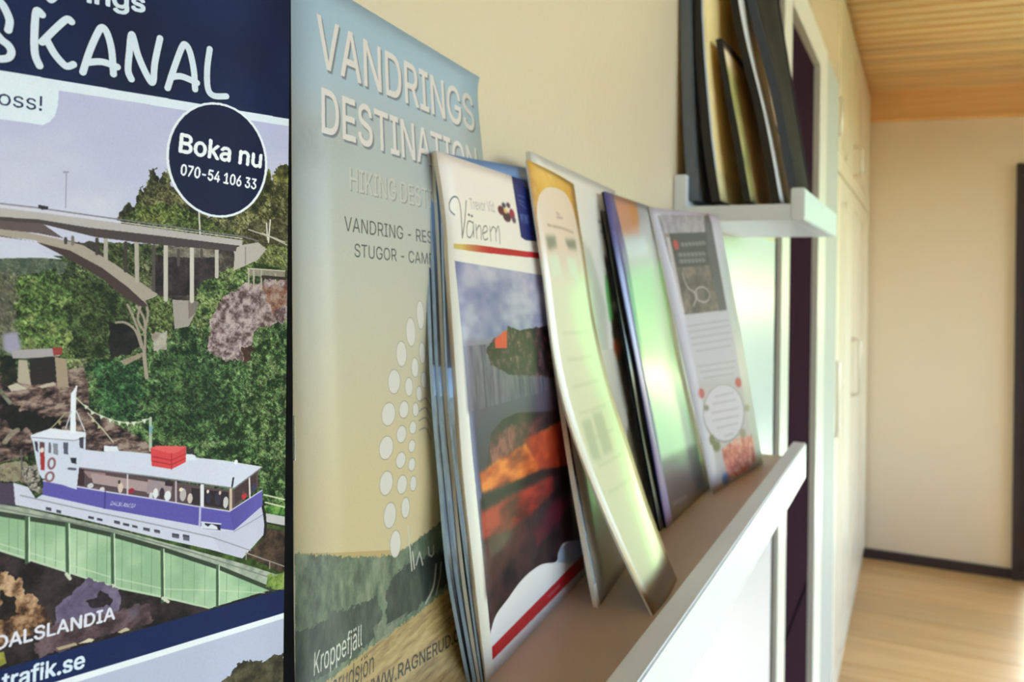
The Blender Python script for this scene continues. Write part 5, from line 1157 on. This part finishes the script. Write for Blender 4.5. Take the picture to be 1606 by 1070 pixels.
# ================================================================== upper ledge: frames and boards
def art(name, w, h, draw, **kw):
    c = Canvas(w, h, 4, (200, 180, 130)); draw(c); return paper(name, c, **kw)
def dA(c):
    c.grad([(0, 0), (c.w, 0), (c.w, c.h), (0, c.h)], (238, 216, 164), (226, 204, 140)); c.tex([(6, 30), (c.w-6, 30), (c.w-6, c.h-20), (6, c.h-20)], [(220, 194, 128), (242, 222, 166), (230, 206, 140)], sc=.04, sy=.4)
    c.poly([(0, 0), (5, 0), (5, c.h), (0, c.h)], (170, 184, 206)); c.poly([(0, c.h-24), (c.w, c.h-24), (c.w, c.h), (0, c.h)], (206, 196, 150), soft=2)
def dZ(c):
    c.tex([(0, 0), (c.w, 0), (c.w, c.h), (0, c.h)], [(70, 76, 84), (84, 90, 98)], sc=.1)
def dB(c):
    c.grad([(0, 0), (c.w, 0), (c.w, c.h), (0, c.h)], (240, 222, 190), (236, 186, 130), axis='x'); c.tex([(0, 20), (45, 20), (30, c.h), (0, c.h)], [(110, 116, 60), (160, 158, 90), (196, 180, 120)], sc=.06, sy=.5, soft=4)
    c.poly([(0, 0), (c.w, 0), (c.w, 6), (0, 6)], (92, 74, 60), soft=1)
def dC(c):
    c.grad([(0, 0), (c.w, 0), (c.w, c.h), (0, c.h)], (226, 228, 232), (206, 208, 214)); c.poly([(40, 0), (c.w, 0), (c.w, c.h), (40, c.h)], (40, 44, 50), soft=4)
def dD(c):
    c.grad([(0, 0), (c.w, 0), (c.w, c.h), (0, c.h)], (20, 20, 24), (28, 26, 30)); c.tex([(8, 20), (c.w, 20), (c.w, c.h-10), (8, c.h-10)], [(12, 12, 15), (24, 24, 26), (46, 44, 42)], sc=.05, sy=.4)
def framed(key, print_mat, edge, thick, label, bar=0.0, cat='picture', name='framed_picture', lip=0.0012, group='frames and boards on the upper ledge'):
    t = empty(name, base_of(key)); tagp(t, label, cat, group)
    sheet('backing', key, print_mat, edge, thick, t, back=M['backing'], nv=16)
    if bar:
        for (a, b, c, d) in ((0, bar, 0, 1), (1-bar, 1, 0, 1), (bar, 1-bar, 0, bar*.8), (bar, 1-bar, 1-bar*.8, 1)):
            sheet('frame_bar', key, edge, edge, lip + 0.001, t, back=edge, nu=2, nv=16, off=lip, start=0, u0=a, u1=b, v0=c, v1=d)
    return t
framed('FZ', art('charcoal_board_print', 160, 240, dZ, rough=.7, coat=0, spec=.2), M['board_grey'], 0.0080, 'charcoal grey board flat against the wall, behind the thick black frame', 0.0, cat='board', name='charcoal_board')
framed('FA', art('cream_picture_print', 160, 263, dA, rough=.5, coat=.2), M['frame_black'], 0.007, 'thick black frame with a cream picture, nearest the wall on the upper ledge', 0.0)
framed('FB', art('orange_picture_print', 130, 134, dB, rough=.5, coat=.2), M['frame_black'], 0.004, 'low black-edged frame with an orange and green picture on the upper ledge', 0.008)
framed('FC', art('grey_picture_print', 130, 205, dC, rough=.5, coat=.3), M['frame_black'], 0.0065, 'grey picture in a black frame, between the orange picture and the front board', 0.0)
framed('FD', art('dark_picture_print', 125, 277, dD, rough=.7, coat=.0, spec=.15), M['frame_grey'], 0.006, 'dark picture board standing foremost on the upper ledge', 0.012)
